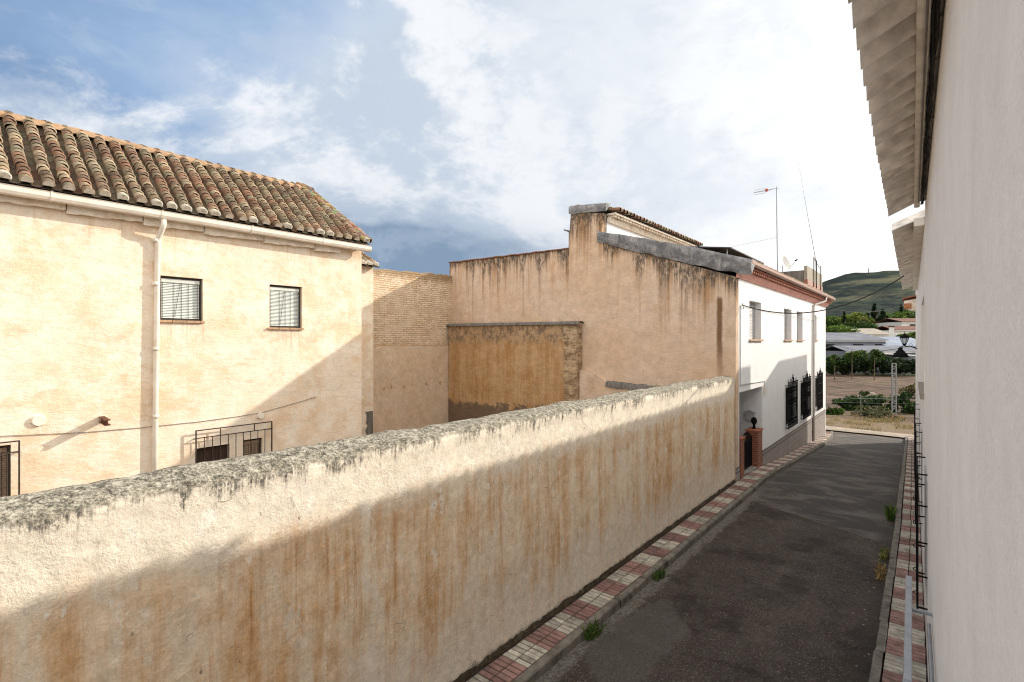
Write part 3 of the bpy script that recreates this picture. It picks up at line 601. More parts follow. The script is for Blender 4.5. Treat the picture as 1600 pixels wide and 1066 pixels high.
b.prism([(FX-.02,2.692,2.63),(FX-.02,2.708,2.63),(FX-.02,2.708,2.73),(FX-.02,2.692,2.73)],(.46,0,-.03)); b.build('beam_stub',RUST,H1)
b=MB(); b.tube([(FX+.02,y,z) for y,z in ((-3,2.75),(.2,2.60),(1.3,2.55),(2.4,2.46),(3.34,2.43),(4.4,2.42),(5.2,2.44),(5.75,2.47),(6.5,2.60),(7.2,2.73))],.006,5); b.build('wall_cable',CABLEG,H1)

# rear wing with the tile verge behind the corner
H2=thing('rear_wing','narrow pale rear wing with a bit of tiled verge behind the old house','house',(-17,10,0))
b=MB(); b.wall('x',-16.28,8.75,11.72,-.2,7.0); b.poly([(-16.28,11.72,-.2),(-20,11.72,-.2),(-20,11.72,9.0),(-16.28,11.72,7.0)]); b.poly([(-16.28,8.75,-.2),(-20,8.75,-.2),(-20,8.75,9.0),(-16.28,8.75,7.0)])
b.build('wall',PEACH,H2); b=MB(); tiled(b,8.75,11.86,-16.0,6.98,-20,9.1,ex=.22); b.build('roof',CLAY,H2,True)
b=MB(); b.grid(lambda i,j:(-16.265+.01*nz((i,j,5)),11.70-(.30+.12*nz((i*1.3,0,1)))*j/6,.3+i*.14+.1*nz((j*1.7,i,2))),9,6); b.build('plaster_scar',CONCD,H2)

# brick courtyard wall
b=MB(); n=60
def bw(i,j):
    y=11.74+(16.6-11.74)*i/n; zt=6.98+.035*(y-11.74)+.05*fb((y,0,1),1.5)+.03*nz((y*6,1,1))
    Z=[-.2,1,2,3,4.02,4.03,5.3,6.3,6.8,zt-.02,zt,zt][j]; X=[-16.47]*5+[-16.52]*5+[-16.56,-16.8]
    return (X[j]+.015*fb((0,y,Z),1.2),y,Z)
b.grid(bw,n,11); tag(b.build('brick_wall',BRICKW,smoothf=False),'courtyard wall of limewashed brick over smooth plaster with crumbling top','wall')

# old shed wall left standing against the party wall
S1=thing('shed_wall','orange stained remnant of a shed wall with dark coping against the tall party wall','wall',(-13,15.9,0))
b=MB(); n=70
def ow(i,j):
    x=-16.44+(16.44-9.78)*i/n; zt=4.93-.03*(x+16.4)/6.6+.03*nz((x*2,1,0)); z=[0-.2,1.2,2.2,3.2,4.2,zt,zt][j]; yb=15.78 if j<6 else 16.09
    return (x, yb+.03*fb((x,1,z),.9), z)
b.grid(ow,n,6); b.poly([(-9.78,15.78,-.2),(-9.78,16.09,-.2),(-9.78,16.09,4.9),(-9.78,15.78,4.9)]); b.build('wall',OLDWALL,S1)
b=MB()
def cp(i,j):
    x=-16.5+(16.5-9.70)*i/80; t=j/7*math.pi; return (x,15.9-.20*math.cos(t)+.02*nz((x*5,j,0)),4.90-.05*(x+16.4)/6.6+.07*math.sin(t)*(1+.4*nz((x*3,2,j)))+.012*nz((x*9,j,7))-(.05 if j in (0,) else 0))
b.grid(cp,80,7); b.build('coping',CONCD,S1,True)
L1=thing('low_wall_stub','short broken stub of low wall with blackened top below the party wall','wall',(-8.5,16,0))
b=MB(); P=[(-9.77,-.2),(-5.2,-.2),(-5.2,2.62),(-6.6,2.68),(-7.6,2.72),(-8.7,2.78),(-9.0,2.95),(-9.25,3.12),(-9.77,3.15)]
b.prism([(x,15.88,z) for x,z in P],(0,.21,0)); b.build('wall',OCHRE,L1)
b=MB(); Q=[(x,z) for x,z in P[2:6]][::-1]
def cq(i,j):
    t=i/30*3; k=min(2,int(t)); f=t-k; x=Q[k][0]+(Q[k+1][0]-Q[k][0])*f; z=Q[k][1]+(Q[k+1][1]-Q[k][1])*f; a=j/5*math.pi
    return (x,15.98-.15*math.cos(a)+.02*nz((x*4,j,1)),z-.06+.10*math.sin(a)*(1+.4*nz((x*4,j,0)))-(.10+.08*nz((x*6,1,1)) if j==0 else 0))
b.grid(cq,30,5); b.build('coping',CONCD,L1,True)

# ------------------------------------------------------------------ white house with ochre party wall
W=thing('white_house','white two storey house with ochre party wall and pink cornice along the lane','house',(-6,20,0))
PY=16.1; WX=-4.46; WY1=33.4
pw=[(-16.7,-.2),(WX,-.2),(WX,6.12),(-9.03,7.75),(-8.9,8.72),(-10.27,8.98),(-10.38,7.62),(-16.7,7.70)]
b=MB(); b.prism([(x,PY,z) for x,z in pw],(0,.28,0)); b.build('party_wall',OCHRE,W)
# lead flashing
b=MB(); n=90
def fl(i,j):
    t=i/n; x=-9.12+(9.12-4.0)*t; zt=8.10-.02*t+(6.60-8.10)*t+.06*math.sin(math.pi*t); zb=7.72+(6.08-7.72)*t-.03*math.sin(3*t)
    if t>.93: zb+=(t-.93)*1.2
    f=j/9
    if j<=6:
        z=zb+(zt-zb)*j/6; y=PY-.045-.05*math.sin(j/6*2.6)
    else: z=zt+.03*(j-6)/3; y=PY-.03+.16*(j-6)
    w=.055*fb((x*1.3,j*.35,2),1.1,4)*(1 if 0<j<9 else .5)
    if j==0: z+=.05*nz((x*2.3,0,5))
    return (x,y+w,z+w*.5)
b.grid(fl,n,9)
b.poly([fl(n,j) for j in range(10)])
b.build('flashing',LEAD,W,True)
b=MB()
def fc(i,j):
    t=i/24; x=-10.33+(10.33-8.78)*t; zt=9.20-.14*t; zb=8.90-.12*t+.03*nz((x*4,1,9))
    p=[(PY-.04,zb),(PY-.06,zb+(zt-zb)*.5),(PY-.05,zt-.03),(PY+.02,zt+.02),(PY+.3,zt+.04)][j]; w=.02*nz((x*4,j*2,1)); return (x,p[0]+w,p[1]+w)
b.grid(fc,24,4); b.poly([fc(24,j) for j in range(5)]); b.poly([fc(0,j) for j in range(5)]); b.build('flashing',LEAD,W,True)
b=MB(); x=-16.72
while x<-10.4:
    c=tuple(t*uni(.6,.9) for t in (.30,.13,.08)); z=7.70-.08*(x+16.7)/6.3+uni(-.01,.01); b.bev(x,x+.20,PY-.05,PY+.25,z,z+.045,.01,c); x+=.205
b.build('tile_coping',CLAY,W)
b=MB(); b.box(-10.56,-10.37,PY+.3,PY+.6,7.5,8.32); b.prism([(-10.75,PY+.25,8.40),(-10.36,PY+.25,8.28),(-10.36,PY+.25,8.33),(-10.75,PY+.25,8.45)],(0,.4,0)); b.build('chimney',CONCD,W)
# facade with openings
uw=[(17.6,19.10,4.25,5.51,-.24),(22.7,24.15,4.25,5.51,-.24),(25.3,26.6,4.25,5.51,-.24),(29.35,30.4,4.25,5.51,-.24)]
lw=[(23.0,24.7,.75,2.30,-.15),(26.15,27.9,.75,2.30,-.15),(30.0,31.5,.75,2.30,-.15)]
gate=(16.46,19.22,-1.5,2.63,-1.6)
b=MB(); b.wall('x',WX,PY+.282,WY1,-1.5,6.15,uw+lw+[gate]); b.poly([(WX,WY1,-1.5),(-16.7,WY1,-1.5),(-16.7,WY1,7.7),(-9.0,WY1,7.7),(WX,WY1,6.15)]); b.poly([(-16.7,PY+.29,-1.5),(-16.7,WY1,-1.5),(-16.7,WY1,7.6),(-16.7,PY+.29,7.6)])
b.build('facade',WHITE,W)
b=MB()
for y0,y1 in ((PY-.002+.0,16.455),(19.225,33.15)): b.box(WX,WX+.018,y0,y1,-1.4,.41)
b.build('dado',DADO,W)
for (y0,y1,z0,z1,d_) in uw:
    s=MB(); k=int((z1-z0)/.05); x=WX-.20
    for i in range(k): z=z0+i*.05; s.poly([(x+.012,y0,z),(x+.012,y1,z),(x,y1,z+.047),(x,y0,z+.047)])
    s.poly([(x-.01,y0,z0),(x-.01,y1,z0),(x-.01,y1,z1),(x-.01,y0,z1)])
    f=s.build('window_shutter',SHUT,W)
    q=MB(); q.bev(WX-.15,WX+.07,y0-.06,y1+.06,z0-.055,z0+.003,.008); q.build('sill',SILLC,f)
for (y0,y1,z0,z1,d_) in lw:
    s=MB(); s.poly([(WX-.12,y0,z0),(WX-.12,y1,z0),(WX-.12,y1,z1),(WX-.12,y0,z1)]); f=s.build('window',GLASS,W)
    q=MB()
    for a in (y0,(y0+y1)/2-.03,y1-.06): q.box(WX-.118,WX-.06,a,a+.06,z0,z1)
    q.box(WX-.116,WX-.062,y0,y1,z0,z0+.06); q.box(WX-.116,WX-.062,y0,y1,z1-.06,z1)
    q.build('frame',FRAMED,f)
    g_=MB(); ya,yb=y0-.10,y1+.10; za,zb=z0-.1,z1+.1; x=WX+.11
    N=11
    for k in range(N+1):
        y=ya+(yb-ya)*k/N; hi=.16 if k%3==0 else .06; g_.tube([(x,y,za),(x,y,zb+hi)],.014,5); g_.tube([(x,y,zb+hi),(x,y,zb+hi+.05),(x,y,zb+hi+.09)],[.008,.022,.002],5)
    for z in (za+.05,za+.45,(za+zb)/2,zb-.4,zb): g_.box(x-.008,x+.008,ya,yb,z-.012,z+.012)
    for k in range(N):                                     # scrolls
        yc=ya+(yb-ya)*(k+.5)/N
        for zc in (za+.25,(za+zb)/2+.2,zb-.2): g_.tube([(x,yc+.055*math.cos(t),zc+.11*math.sin(t)) for t in [2*math.pi*i/10 for i in range(11)]],.008,4,caps=False)
    yc=(ya+yb)/2
    g_.tube([(x,yc+.22*math.cos(t),zb+.16+.16*math.sin(t)) for t in [2*math.pi*i/14 for i in range(15)]],.013,4,caps=False)
    g_.tube([(x,yc,zb+.1),(x,yc,zb+.38),(x,yc,zb+.46)],[.012,.02,.002],5)
    for y in (ya,yb):
        for z in (za+.05,zb): g_.box(WX-.02,x,y-.01,y+.01,z-.012,z+.012)
        for k in range(1,2): g_.tube([(WX+.11*k/2,y,za+.05),(WX+.20*k/3,y,zb)],.008,5)
    g_.build('window_grille',IRON,W)
# pink cornice, corbels and gutter
b=MB(); b.prism([(WX,PY+.05,6.10),(WX+.05,PY+.05,6.10),(WX+.07,PY+.05,6.14),(WX+.16,PY+.05,6.25),(WX+.17,PY+.05,6.29),(WX,PY+.05,6.29)],(0,WY1+.1-PY-.05,0)); b.build('cornice',PINK,W)
b=MB(); y=PY+.08
while y<WY1: b.box(WX,WX+.30,y,y+.13,6.293,6.37); y+=.25
b.box(WX,WX+.33,PY+.05,WY1+.1,6.372,6.43); b.build('corbel_course',CLAYRED,W)
b=MB(); b.prism([(WX+.33,PY-.02,6.56),(WX+.335,PY-.02,6.47),(WX+.37,PY-.02,6.435),(WX+.43,PY-.02,6.44),(WX+.465,PY-.02,6.48),(WX+.47,PY-.02,6.57),(WX+.455,PY-.02,6.57),(WX+.44,PY-.02,6.49),(WX+.36,PY-.02,6.48),(WX+.345,PY-.02,6.56)],(0,WY1+.12-PY,0)); b.build('gutter',simple('brown_gutter',(.33,.20,.15),.55,.2),W)
b=MB(); tiled(b,PY+.3,WY1+.1,-4.12,6.50,-9.0,7.95,ex=.4,plugs=False,fine=False); 
b.poly([(-9.0,PY+.3,7.75),(-16.7,PY+.3,7.6),(-16.7,WY1,7.6),(-9.0,WY1,7.75)],(.3,.15,.1)); b.build('roof',CLAY,W,True)
# upper storey set back
b=MB(); b.box(-10.27,-8.93,PY+.29,25.2,7.5,8.62); b.build('upper_storey',WHITE,W)
b=MB(); b.prism([(-8.93,PY+.29,8.45),(-8.84,PY+.29,8.45),(-8.80,PY+.29,8.62),(-8.93,PY+.29,8.62)],(0,8.95,0)); y=PY+.35
while y<25.2: b.box(-8.93,-8.64,y,y+.12,8.622,8.69); y+=.24
b.box(-8.93,-8.58,PY+.29,25.25,8.692,8.76); u_=b.build('upper_cornice',CORN,W)
b=MB(); tiled(b,PY+.32,25.3,-8.52,8.80,-10.35,9.22,ex=.35,plugs=False,fine=False); b.build('upper_roof',CLAY,W,True)
# porch, pillars, gate
b=MB(); b.box(-6.05,WX+.02,16.47,19.2,-.2,-.02); b.build('porch_floor',CONC,W)
for y0,y1,zt in ((16.55,16.90,1.24),(18.52,19.12,1.20)):
    b=MB(); b.box(WX-.34,WX+.03,y0,y1,-.4,zt-.06); p_=b.build('gate_pillar',RBRICK,W); c=MB(); c.bev(WX-.37,WX+.055,y0-.03,y1+.03,zt-.06,zt,.02); c.build('pillar_cap',CLAYRED,p_)
    c=MB(); yc=(y0+y1)/2; c.lathe([(.07,zt),(.05,zt+.04),(.035,zt+.13),(.06,zt+.16),(.095,zt+.23),(.10,zt+.29),(.075,zt+.36),(.02,zt+.40)],WX-.16,yc,12); c.build('finial',IRON,p_,True)
b=MB()
for k in range(13): y=16.95+k*.127; zt=.95+.22*math.sin(math.pi*k/12); b.tube([(WX-.15,y,.02),(WX-.15,y,zt)],.012,5); b.tube([(WX-.15,y,zt),(WX-.15,y,zt+.08)],[.02,.002],5)
for z in (.1,.5,.9): b.box(WX-.16,WX-.14,16.91,18.51,z,z+.04)
b.box(WX-.155,WX-.147,16.91,18.51,.1,.88); b.build('gate',IRON,W)
b=MB(); b.bev(-4.98,-4.68,19.06,19.215,1.44,1.72,.02); b.prism([(-5.0,19.04,1.70),(-4.66,19.04,1.70),(-4.66,19.04,1.73),(-4.83,19.04,1.80),(-5.0,19.04,1.73)],(0,.175,0)); b.build('mailbox',SHUT,W)
# conduits, meter box and downpipe
b=MB(); b.tube([(WX+.02,16.50,5.25),(WX+.02,16.50,2.86),(WX+.02,19.5,2.80),(WX+.02,19.5,2.55)],.014,6); b.tube([(WX+.03,16.50,5.25),(WX+.05,16.62,5.35),(WX+.03,16.8,5.2)],.014,6); b.build('conduit',SHUT,W)
b=MB(); b.bev(WX,WX+.07,19.42,19.58,2.35,2.6,.01); b.build('meter_box',PVC,W)
b=MB(); b.tube([(WX+.40,30.6,6.44),(WX+.38,30.5,6.25),(WX+.10,29.3,6.02),(WX+.06,29.12,5.9),(WX+.06,29.1,3),(WX+.06,29.1,-.75)],.05,10); b.build('downpipe',simple('pale_pipe',(.55,.52,.48),.6,.2),W,True)
# roof terrace parapet
b=MB(); b.box(-4.78,-4.60,28.75,33.4,6.6,7.24); b.build('brick_parapet',RBRICK,W)
b=MB(); b.box(-4.76,-4.62,28.75,33.38,7.242,7.92); b.build('parapet',CONCL,W)
b=MB(); b.box(-6.2,-4.781,28.72,28.9,6.6,7.70); b.box(-6.2,-6.05,28.92,33.3,6.6,7.6); b.build('parapet',CONCD,W)
# small dark canopy on the roof
K=thing('roof_canopy','dark sloping sheet canopy on thin posts on the white house roof','canopy',(-6.2,19.5,7.0))
b=MB(); b.prism([(-7.4,18.6,7.72),(-5.3,18.6,7.42),(-5.3,18.6,7.46),(-7.4,18.6,7.76)],(0,4.6,.0)); b.build('sheet',PANEL,K)
for x,y in ((-7.2,18.8),(-5.5,18.8),(-7.2,23.0),(-5.5,23.0)):
    b=MB(); b.tube([(x,y,6.8),(x,y,7.43+(-x-5.3)*.143)],.025,6); b.build('post',GALV,K)

# antennas and dish on the roof
A1=thing('tv_antenna','tall aerial mast with a comb of rods and red reflector above the white house','antenna',(-5.85,28.3,7.2))
b=MB(); b.tube([(-5.85,28.3,7.0),(-5.87,28.3,9.5),(-5.90,28.3,11.95)],[.028,.026,.022],8); b.build('mast',GALV,A1)
R_=Vector((CT,ST,0)); base=Vector((-5.90,28.3,11.85))
b=MB(); bd=Vector((-.66,-.70,-.20)).normalized(); sd_=Vector((-bd.y,bd.x,0)).normalized(); b.tube([base+bd*-.1,base+bd*1.25],.012,5)
for k in range(9):
    p=base+bd*(.25+.115*k); L=.22-.008*k; up_=Vector((0,0,1)).cross(sd_).cross(bd) if 0 else Vector((0,0,.02)); b.tube([p-sd_*L,p+sd_*L],.006,4)
for s_ in (-1,1): b.tube([base+bd*.45,base+bd*.7+Vector((0,0,.12*s_)),base+bd*1.2+Vector((0,0,.10*s_))],.008,4)
b.build('boom',GALV,A1); b=MB(); b.box(base.x-.42,base.x-.30,base.y-.45,base.y-.33,base.z-.16,base.z-.04); b.build('reflector',REDP,A1)
b=MB(); b.tube([(-5.87,28.3,9.4),(-6.6,25.5,8.75),(-7.4,22.4,8.0)],.006,4); b.build('guy_wire',CABLEG,A1)
A2=thing('whip_antenna','very tall thin leaning whip aerial on the concrete parapet of the white house','antenna',(-4.7,32.0,7.86))
tip=at(1247,250,38.2*ST*0+0+ (4.7*ST+32*CT)); 
b=MB(); b.tube([(-4.7,32.0,7.6),(-4.72,31.9,8.6),tip*.5+Vector((-4.7,32,8.3))*.5,tip],[.028,.024,.014,.006],6); b.build('mast',GALV,A2)
for y in (30.4,31.2,32.6):
    b=MB(); b.tube([(-4.58,y,7.0),(-4.58,y,8.55-.2*(y-30.4)*.5)],.026,6); b.build('support_post',RAILP,A2)
b=MB(); b.tube([(-4.58,30.4,8.5),(-4.58,31.2,8.35),(-4.6,32.3,8.2)],.014,5); b.build('brace',RAILP,A2)
D1=thing('satellite_dish','small pale satellite dish beside the aerial mast on the white house roof','dish',(-5.5,28.0,7.3))
b=MB(); c0=Vector((-5.52,28.1,8.02)); ax=Vector((.80,-.28,.28)).normalized(); a1=ax.cross(Vector((0,0,1))).normalized(); a2=a1.cross(ax)
rings=[[b.vt(c0+ax*(.10*(r_/.36)**2)+r_*(math.cos(t)*a1*.92+math.sin(t)*a2*1.08)) for t in [2*math.pi*q/20 for q in range(20)]] for r_ in (.02,.12,.24,.36)]
for k in range(3):
    for q in range(20): b.face((rings[k][q],rings[k][(q+1)%20],rings[k+1][(q+1)%20],rings[k+1][q]))
b.face(rings[0]); b.build('reflector',DISHM,D1,True)
b=MB(); b.tube([c0-a2*.36+ax*.1,c0+ax*.62-a2*.1],.012,5); b.build('arm',GALV,D1); b=MB(); e_=c0+ax*.62-a2*.1; b.tube([e_-ax*.08,e_+ax*.05],.035,8); b.build('receiver',IRON,D1)
b=MB(); b.tube([(-5.58,28.12,6.9),(-5.58,28.12,7.9),c0-ax*.02],.022,6); b.build('post',GALV,D1)

# ------------------------------------------------------------------ right-hand terrace
A=thing('near_house','white plastered house wall with corrugated eave filling the right side','house',(2,5,0))
b=MB(RT); b.wall('x',.155,-4,10.2,-.3,6.301); b.wall('x',.200,-4,10.2,6.301,6.34); b.poly([(.155,-4,6.301),(.2,-4,6.301),(.2,10.2,6.301),(.155,10.2,6.301)]); b.poly([(.155,10.2,-.3),(6,10.2,-.3),(6,10.2,8),(.2,10.2,6.33),(.155,10.2,6.3)]); b.poly([(.155,-4,-.3),(6,-4,-.3),(6,-4,8),(.155,-4,6.3)]); b.build('wall',RPLAST,A)
def corr(name, par, y0, y1, xe, ze, xr, zr, per=.29, amp=.085, T=RT):
    b=MB(T); n=int((y1-y0)/per*12); m_=6
    def h(y): t=(y/per)%1; return -amp*(abs(math.sin(math.pi*t))*1.7-.85)
    for off in (0,.013):
        def fn(i,j,off=off):
            y=y0+(y1-y0)*i/n; t=j/m_; x=xe+(xr-xe)*t; w=.008*nz((int(y/per)*1.7,1,3))
            return (x+(w if j==0 else 0), y, ze+(zr-ze)*t+h(y)+off+w)
        b.grid(fn,n,m_)
    b.grid(lambda i,j:(xe, y0+(y1-y0)*i/n, ze+h(y0+(y1-y0)*i/n)+.013*j),n,1)
    for yk in (y0,y1): b.grid(lambda i,j:(xe+(xr-xe)*i/m_,yk,ze+(zr-ze)*i/m_+h(yk)+.013*j),m_,1)
    return b.build(name,FIBRE,par)
corr('corrugated_roof',A,-4.1,9.6,-.275,6.12,5.9,9.05)
b=MB(RT); b.box(.25,.6,9.2,11.6,5.9,6.52); b.build('shade_block',RPLAST,A)  # unseen block added to keep sun out of the gap between the roofs
b=MB(RT); n=120
b.grid(lambda i,j:([.02,.022,.05,.088,.09,.09][j]+.003*nz((i*.4,j,1)), -4+13.65*i/n, [6.40,6.178,6.168,6.172,6.20,6.42][j]+.004*nz((i*.3,j,2))),n,5); b.build('eave_beam',BEAM,A)
b=MB(RT); b.box(.091,.153,-4,9.6,6.245,6.29); b.build('soffit_board',BEAM,A)
y=-3.9
while y<9.6: b=MB(RT); b.box(.092,.153,y,y+.035,6.222,6.2445); b.build('eave_bracket',BEAM,A); y+=.62
b=MB(RT)
for k in range(3):
    ph=uni(0,6); b.tube([(.112+.010*math.sin(i*.9+ph)+.004*k,-4+.2*i,6.205+.010*math.cos(i*.8+ph)+.006*math.sin(i*1.7)) for i in range(69)],uni(.006,.010),6)
o=b.build('cable_bundle',CABLE); tag(o,'bundle of black cables clipped under the corrugated eave at right','cable')
b=MB(RT); b.tube([(.072,-4+.25*i,6.160+.006*math.sin(i*1.1)) for i in range(54)],.007,6); 
o=b.build('eave_cable',CABLEG); tag(o,'thin pale cable running along the cream eave beam at right','cable')
B2=thing('terrace_house','white terrace house with lower corrugated eave and recessed window further down right','house',(2,16,0))
b=MB(RT); b.wall('x',.152,10.205,23.2,-1.2,6.12,[(10.6,13.6,3.35,4.95,.22)]); b.poly([(.152,23.2,-1.2),(6,23.2,-1.2),(6,23.2,7.6),(.152,23.2,6.12)]); b.build('wall',RPLAST,B2)
b=MB(RT); b.box(.1,.37,10.55,13.65,3.26,3.352); b.build('sill',CONCL,B2)
corr('corrugated_roof',B2,10.6,23.3,-.27,6.10,5.9,8.6)
b=MB(RT); b.box(.02,.151,10.21,23.2,6.0,6.12); b.build('eave_beam',BEAM,B2)
C3=thing('stepped_house','last white house of the right terrace with stepped roofline','house',(2,30,-1))
b=MB(RT); prof=[(23.25,-1.6),(35.2,-1.6),(35.2,7.12),(29.5,7.08),(27.1,6.32),(25.6,6.32),(25.6,7.12),(24.4,7.12),(24.4,6.0),(23.25,6.0)]
b.prism([(.15,y,z) for y,z in prof],(6,0,0)); b.build('wall',RPLAST,C3)
b=MB(RT); b.prism([(.15,28.6,6.05),(-.28,28.6,5.98),(-.30,28.6,5.78),(-.05,28.6,5.60),(.15,28.6,5.55)],(0,1.6,0)); k_=b.build('eave_corner',CORN,C3)
b=MB(RT); y=28.5
while y<30.3: b.prism([(.15,y,6.17),(-.34,y,6.06),(-.34,y,6.10),(.15,y,6.21)],(0,.16,0),(.36,.14,.08)); y+=.17
b.build('tile',CLAY,k_)
b=MB(RT); b.box(-.285,-.02,28.58,28.6,5.62,5.86); b.build('rust_stain',simple('orange_rust_plaster',(.46,.20,.09),.9,.4,6),k_)
# window grilles on the right wall
for (y0,y1,par) in ((8.35,9.6,A),(12.2,13.5,B2),(16.3,17.6,B2)):
    b=MB(RT); x=.055; z0,z1=.78+gz(y0),2.5+gz(y0)
    for k in range(13): y=y0+(y1-y0)*k/12; b.box(x-.012,x+.010,y-.009,y+.009,z0,z1)
    for z in (z0,z0+.55,z1-.5,z1): b.box(x-.007,x+.007,y0,y1,z-.01,z+.01)
    for z in (z0+.02,z0+.42,z0+.85,z1-.4,z1):
        for y in (y0,y1): b.box(x,.16,y-.008,y+.008,z-.008,z+.008)
    for k in range(5): zc=z0+.2+.3*k; b.tube([(x-.02+.022*math.cos(t),y0,zc+.022*math.sin(t)) for t in [2*math.pi*i/8 for i in range(9)]],.005,4,caps=False)
    b.build('window_grille',IRON,par)
    b=MB(RT); b.box(.145,.158,y0+.05,y1-.05,z0+.05,z1-.1); b.build('window',SHUT,par)
# galvanised rail on the right wall
G=thing('metal_rail','galvanised steel flat rail on brackets along the foot of the right wall','rail',(-.05,5,1.6))
b=MB(RT); b.bev(-.055,0.0,4.95,7.15,1.585,1.61,.004); b.build('rail',GALV,G); b=MB(RT); b.bev(-.058,.003,2.0,4.948,1.578,1.606,.004); b.build('rail',simple('dull_zinc',(.30,.32,.35),.5,.2,metal=.4),G)
for y in (6.35,4.0):
    b=MB(RT); b.box(-.02,.157,y,y+.03,1.555,1.582); b.build('bracket',GALV,G)
b=MB(RT); b.tube([(.128,2.0,1.45),(.125,4.5,1.45),(.128,6.4,1.45)],.016,8); b.build('wall_tube',GALV,G)

# lamps on the right terrace
def lantern(loc, label):
    x,y,z=loc; T=thing('wall_lantern',label,'lamp',loc,'lanterns on the right terrace')
    b=MB(); b.lathe([(.03,z+.46),(.05,z+.44),(.06,z+.40),(.16,z+.33),(.19,z+.27),(.20,z+.25)],x,y,8); b.tube([(x,y,z+.45),(x,y,z+.55)],[.02,.004],6); b.build('hood',IRON,T)
    b=MB(); b.lathe([(.07,z),(.15,z+.245)],x,y,4+2); b.build('lamp_glass',LAMPG,T)
    b=MB()
    for q in range(6): t=2*math.pi*q/6; b.tube([(x+.075*math.cos(t),y+.075*math.sin(t),z-.01),(x+.158*math.cos(t),y+.158*math.sin(t),z+.25)],.010,4)
    b.lathe([(.02,z-.10),(.05,z-.06),(.085,z-.03),(.085,z)],x,y,8)
    xe=rwall(y)-.0; b.tube([(x,y,z-.08),(x+.05,y,z-.14),(x+.2,y,z-.12),(xe-.05,y,z-.16),(xe+.05,y,z-.16)],.016,6); b.tube([(x+.22+.06*math.cos(t),y,z-.06+.06*math.sin(t)) for t in [2*math.pi*i/10 for i in range(11)]],.010,4,caps=False); b.tube([(xe,y,z-.3),(xe,y,z)],.018,5)
    b.build('bracket',IRON,T)
lantern((-.83,29.3,4.08),'black street lantern with pale glass on a scrolled bracket at right')
HL=thing('hood_lamp','black bell shaped street lamp hood below the glass lantern at right','lamp',(-.80,24.0,3.6))
b=MB(); b.lathe([(.255,3.60),(.25,3.64),(.20,3.72),(.12,3.82),(.075,3.87),(.06,3.95),(.03,3.97)],-.80,24.0,14); b.build('hood',IRON,HL,True)
b=MB(); b.tube([(-.80,24,3.95),(-.72,24,4.02),(-.5,24,4.0),(rwall(24)+.03,24,3.9)],.018,6); b.build('bracket',IRON,HL)

# cables over the lane
def sag(a,b_,s,n=30): a=Vector(a); b_=Vector(b_); return [a.lerp(b_,i/n)-Vector((0,0,s*4*(i/n)*(1-i/n))) for i in range(n+1)]
b=MB(); b.tube(sag((WX+.05,16.6,5.30),(-.52,18.0,6.02),.58),.017,6); tag(b.build('overhead_cable',CABLE),'thick black sagging cable strung across the lane from the white house','cable')
b=MB(); b.tube([(WX+.04,17.0,5.28),(WX+.05,22,5.26),(WX+.05,29,5.22),(WX+.06,31.5,5.5)],.008,5); tag(b.build('facade_cable',CABLEG),'thin straight cable along the upper windows of the white house','cable')
b=MB(); b.tube(sag((WX+.06,32.5,6.1),(-.5,34,6.3),.45),.009,5); tag(b.build('thin_cable',CABLEG),'thin grey cable crossing high over the far end of the lane','cable')
b=MB(); b.tube(sag((-4.4,33.3,4.2),(-.75,27.5,3.95),.35),.010,5); tag(b.build('lamp_cable',CABLE),'thin dark cable sagging to the street lantern across the lane','cable')

# ------------------------------------------------------------------ plants
def leafball(b, c, r, n, ls, cols, flat=1.0, hollow=.55, droop=0.0, clumps=None):
    c=Vector(c); cl=[]
    k=clumps or max(5,n//90)
    for i in range(k):
        v=Vector((uni(-1,1),uni(-1,1),uni(-1,1)))
        while v.length>1 or v.length<.2: v=Vector((uni(-1,1),uni(-1,1),uni(-1,1)))
        v=v.normalized()*uni(hollow*.6,.82); cl.append((Vector((v.x*r[0],v.y*r[1],v.z*r[2])),uni(.22,.42),uni(.65,1.25)))
    for i in range(n):
        o,s_,sh=random.choice(cl); v=Vector((random.gauss(0,1),random.gauss(0,1),random.gauss(0,1))).normalized()*(uni(.4,1)**.5)
        p=c+o+Vector((v.x*r[0]*s_,v.y*r[1]*s_,v.z*r[2]*s_)); 
        d1=Vector((uni(-1,1),uni(-1,1),uni(-.7,.7))).normalized(); d2=d1.cross(Vector((uni(-1,1),uni(-1,1),uni(-1,1)))).normalized(); L=ls*uni(.6,1.3)
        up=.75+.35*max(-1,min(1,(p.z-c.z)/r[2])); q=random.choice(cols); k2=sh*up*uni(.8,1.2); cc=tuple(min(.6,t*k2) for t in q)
        b.poly([p-d1*L-d2*L*.2,p+d2*L*.5,p+d1*L,p-d2*L*.55],cc)
GREENS=[(.06,.12,.022),(.08,.145,.026),(.045,.09,.022)]; BRIGHT=[(.11,.18,.03),(.14,.21,.035),(.09,.15,.03)]; DARK=[(.022,.046,.016),(.034,.066,.02),(.018,.034,.014)]
YELL=[(.19,.20,.03),(.24,.23,.04),(.14,.17,.03)]; DRY=[(.36,.26,.11),(.28,.20,.09),(.42,.32,.16),(.24,.21,.09)]; OLIVE=[(.12,.135,.06),(.16,.165,.08),(.09,.11,.05)]; RUSTG=[(.33,.17,.06),(.38,.22,.09),(.28,.19,.09)]
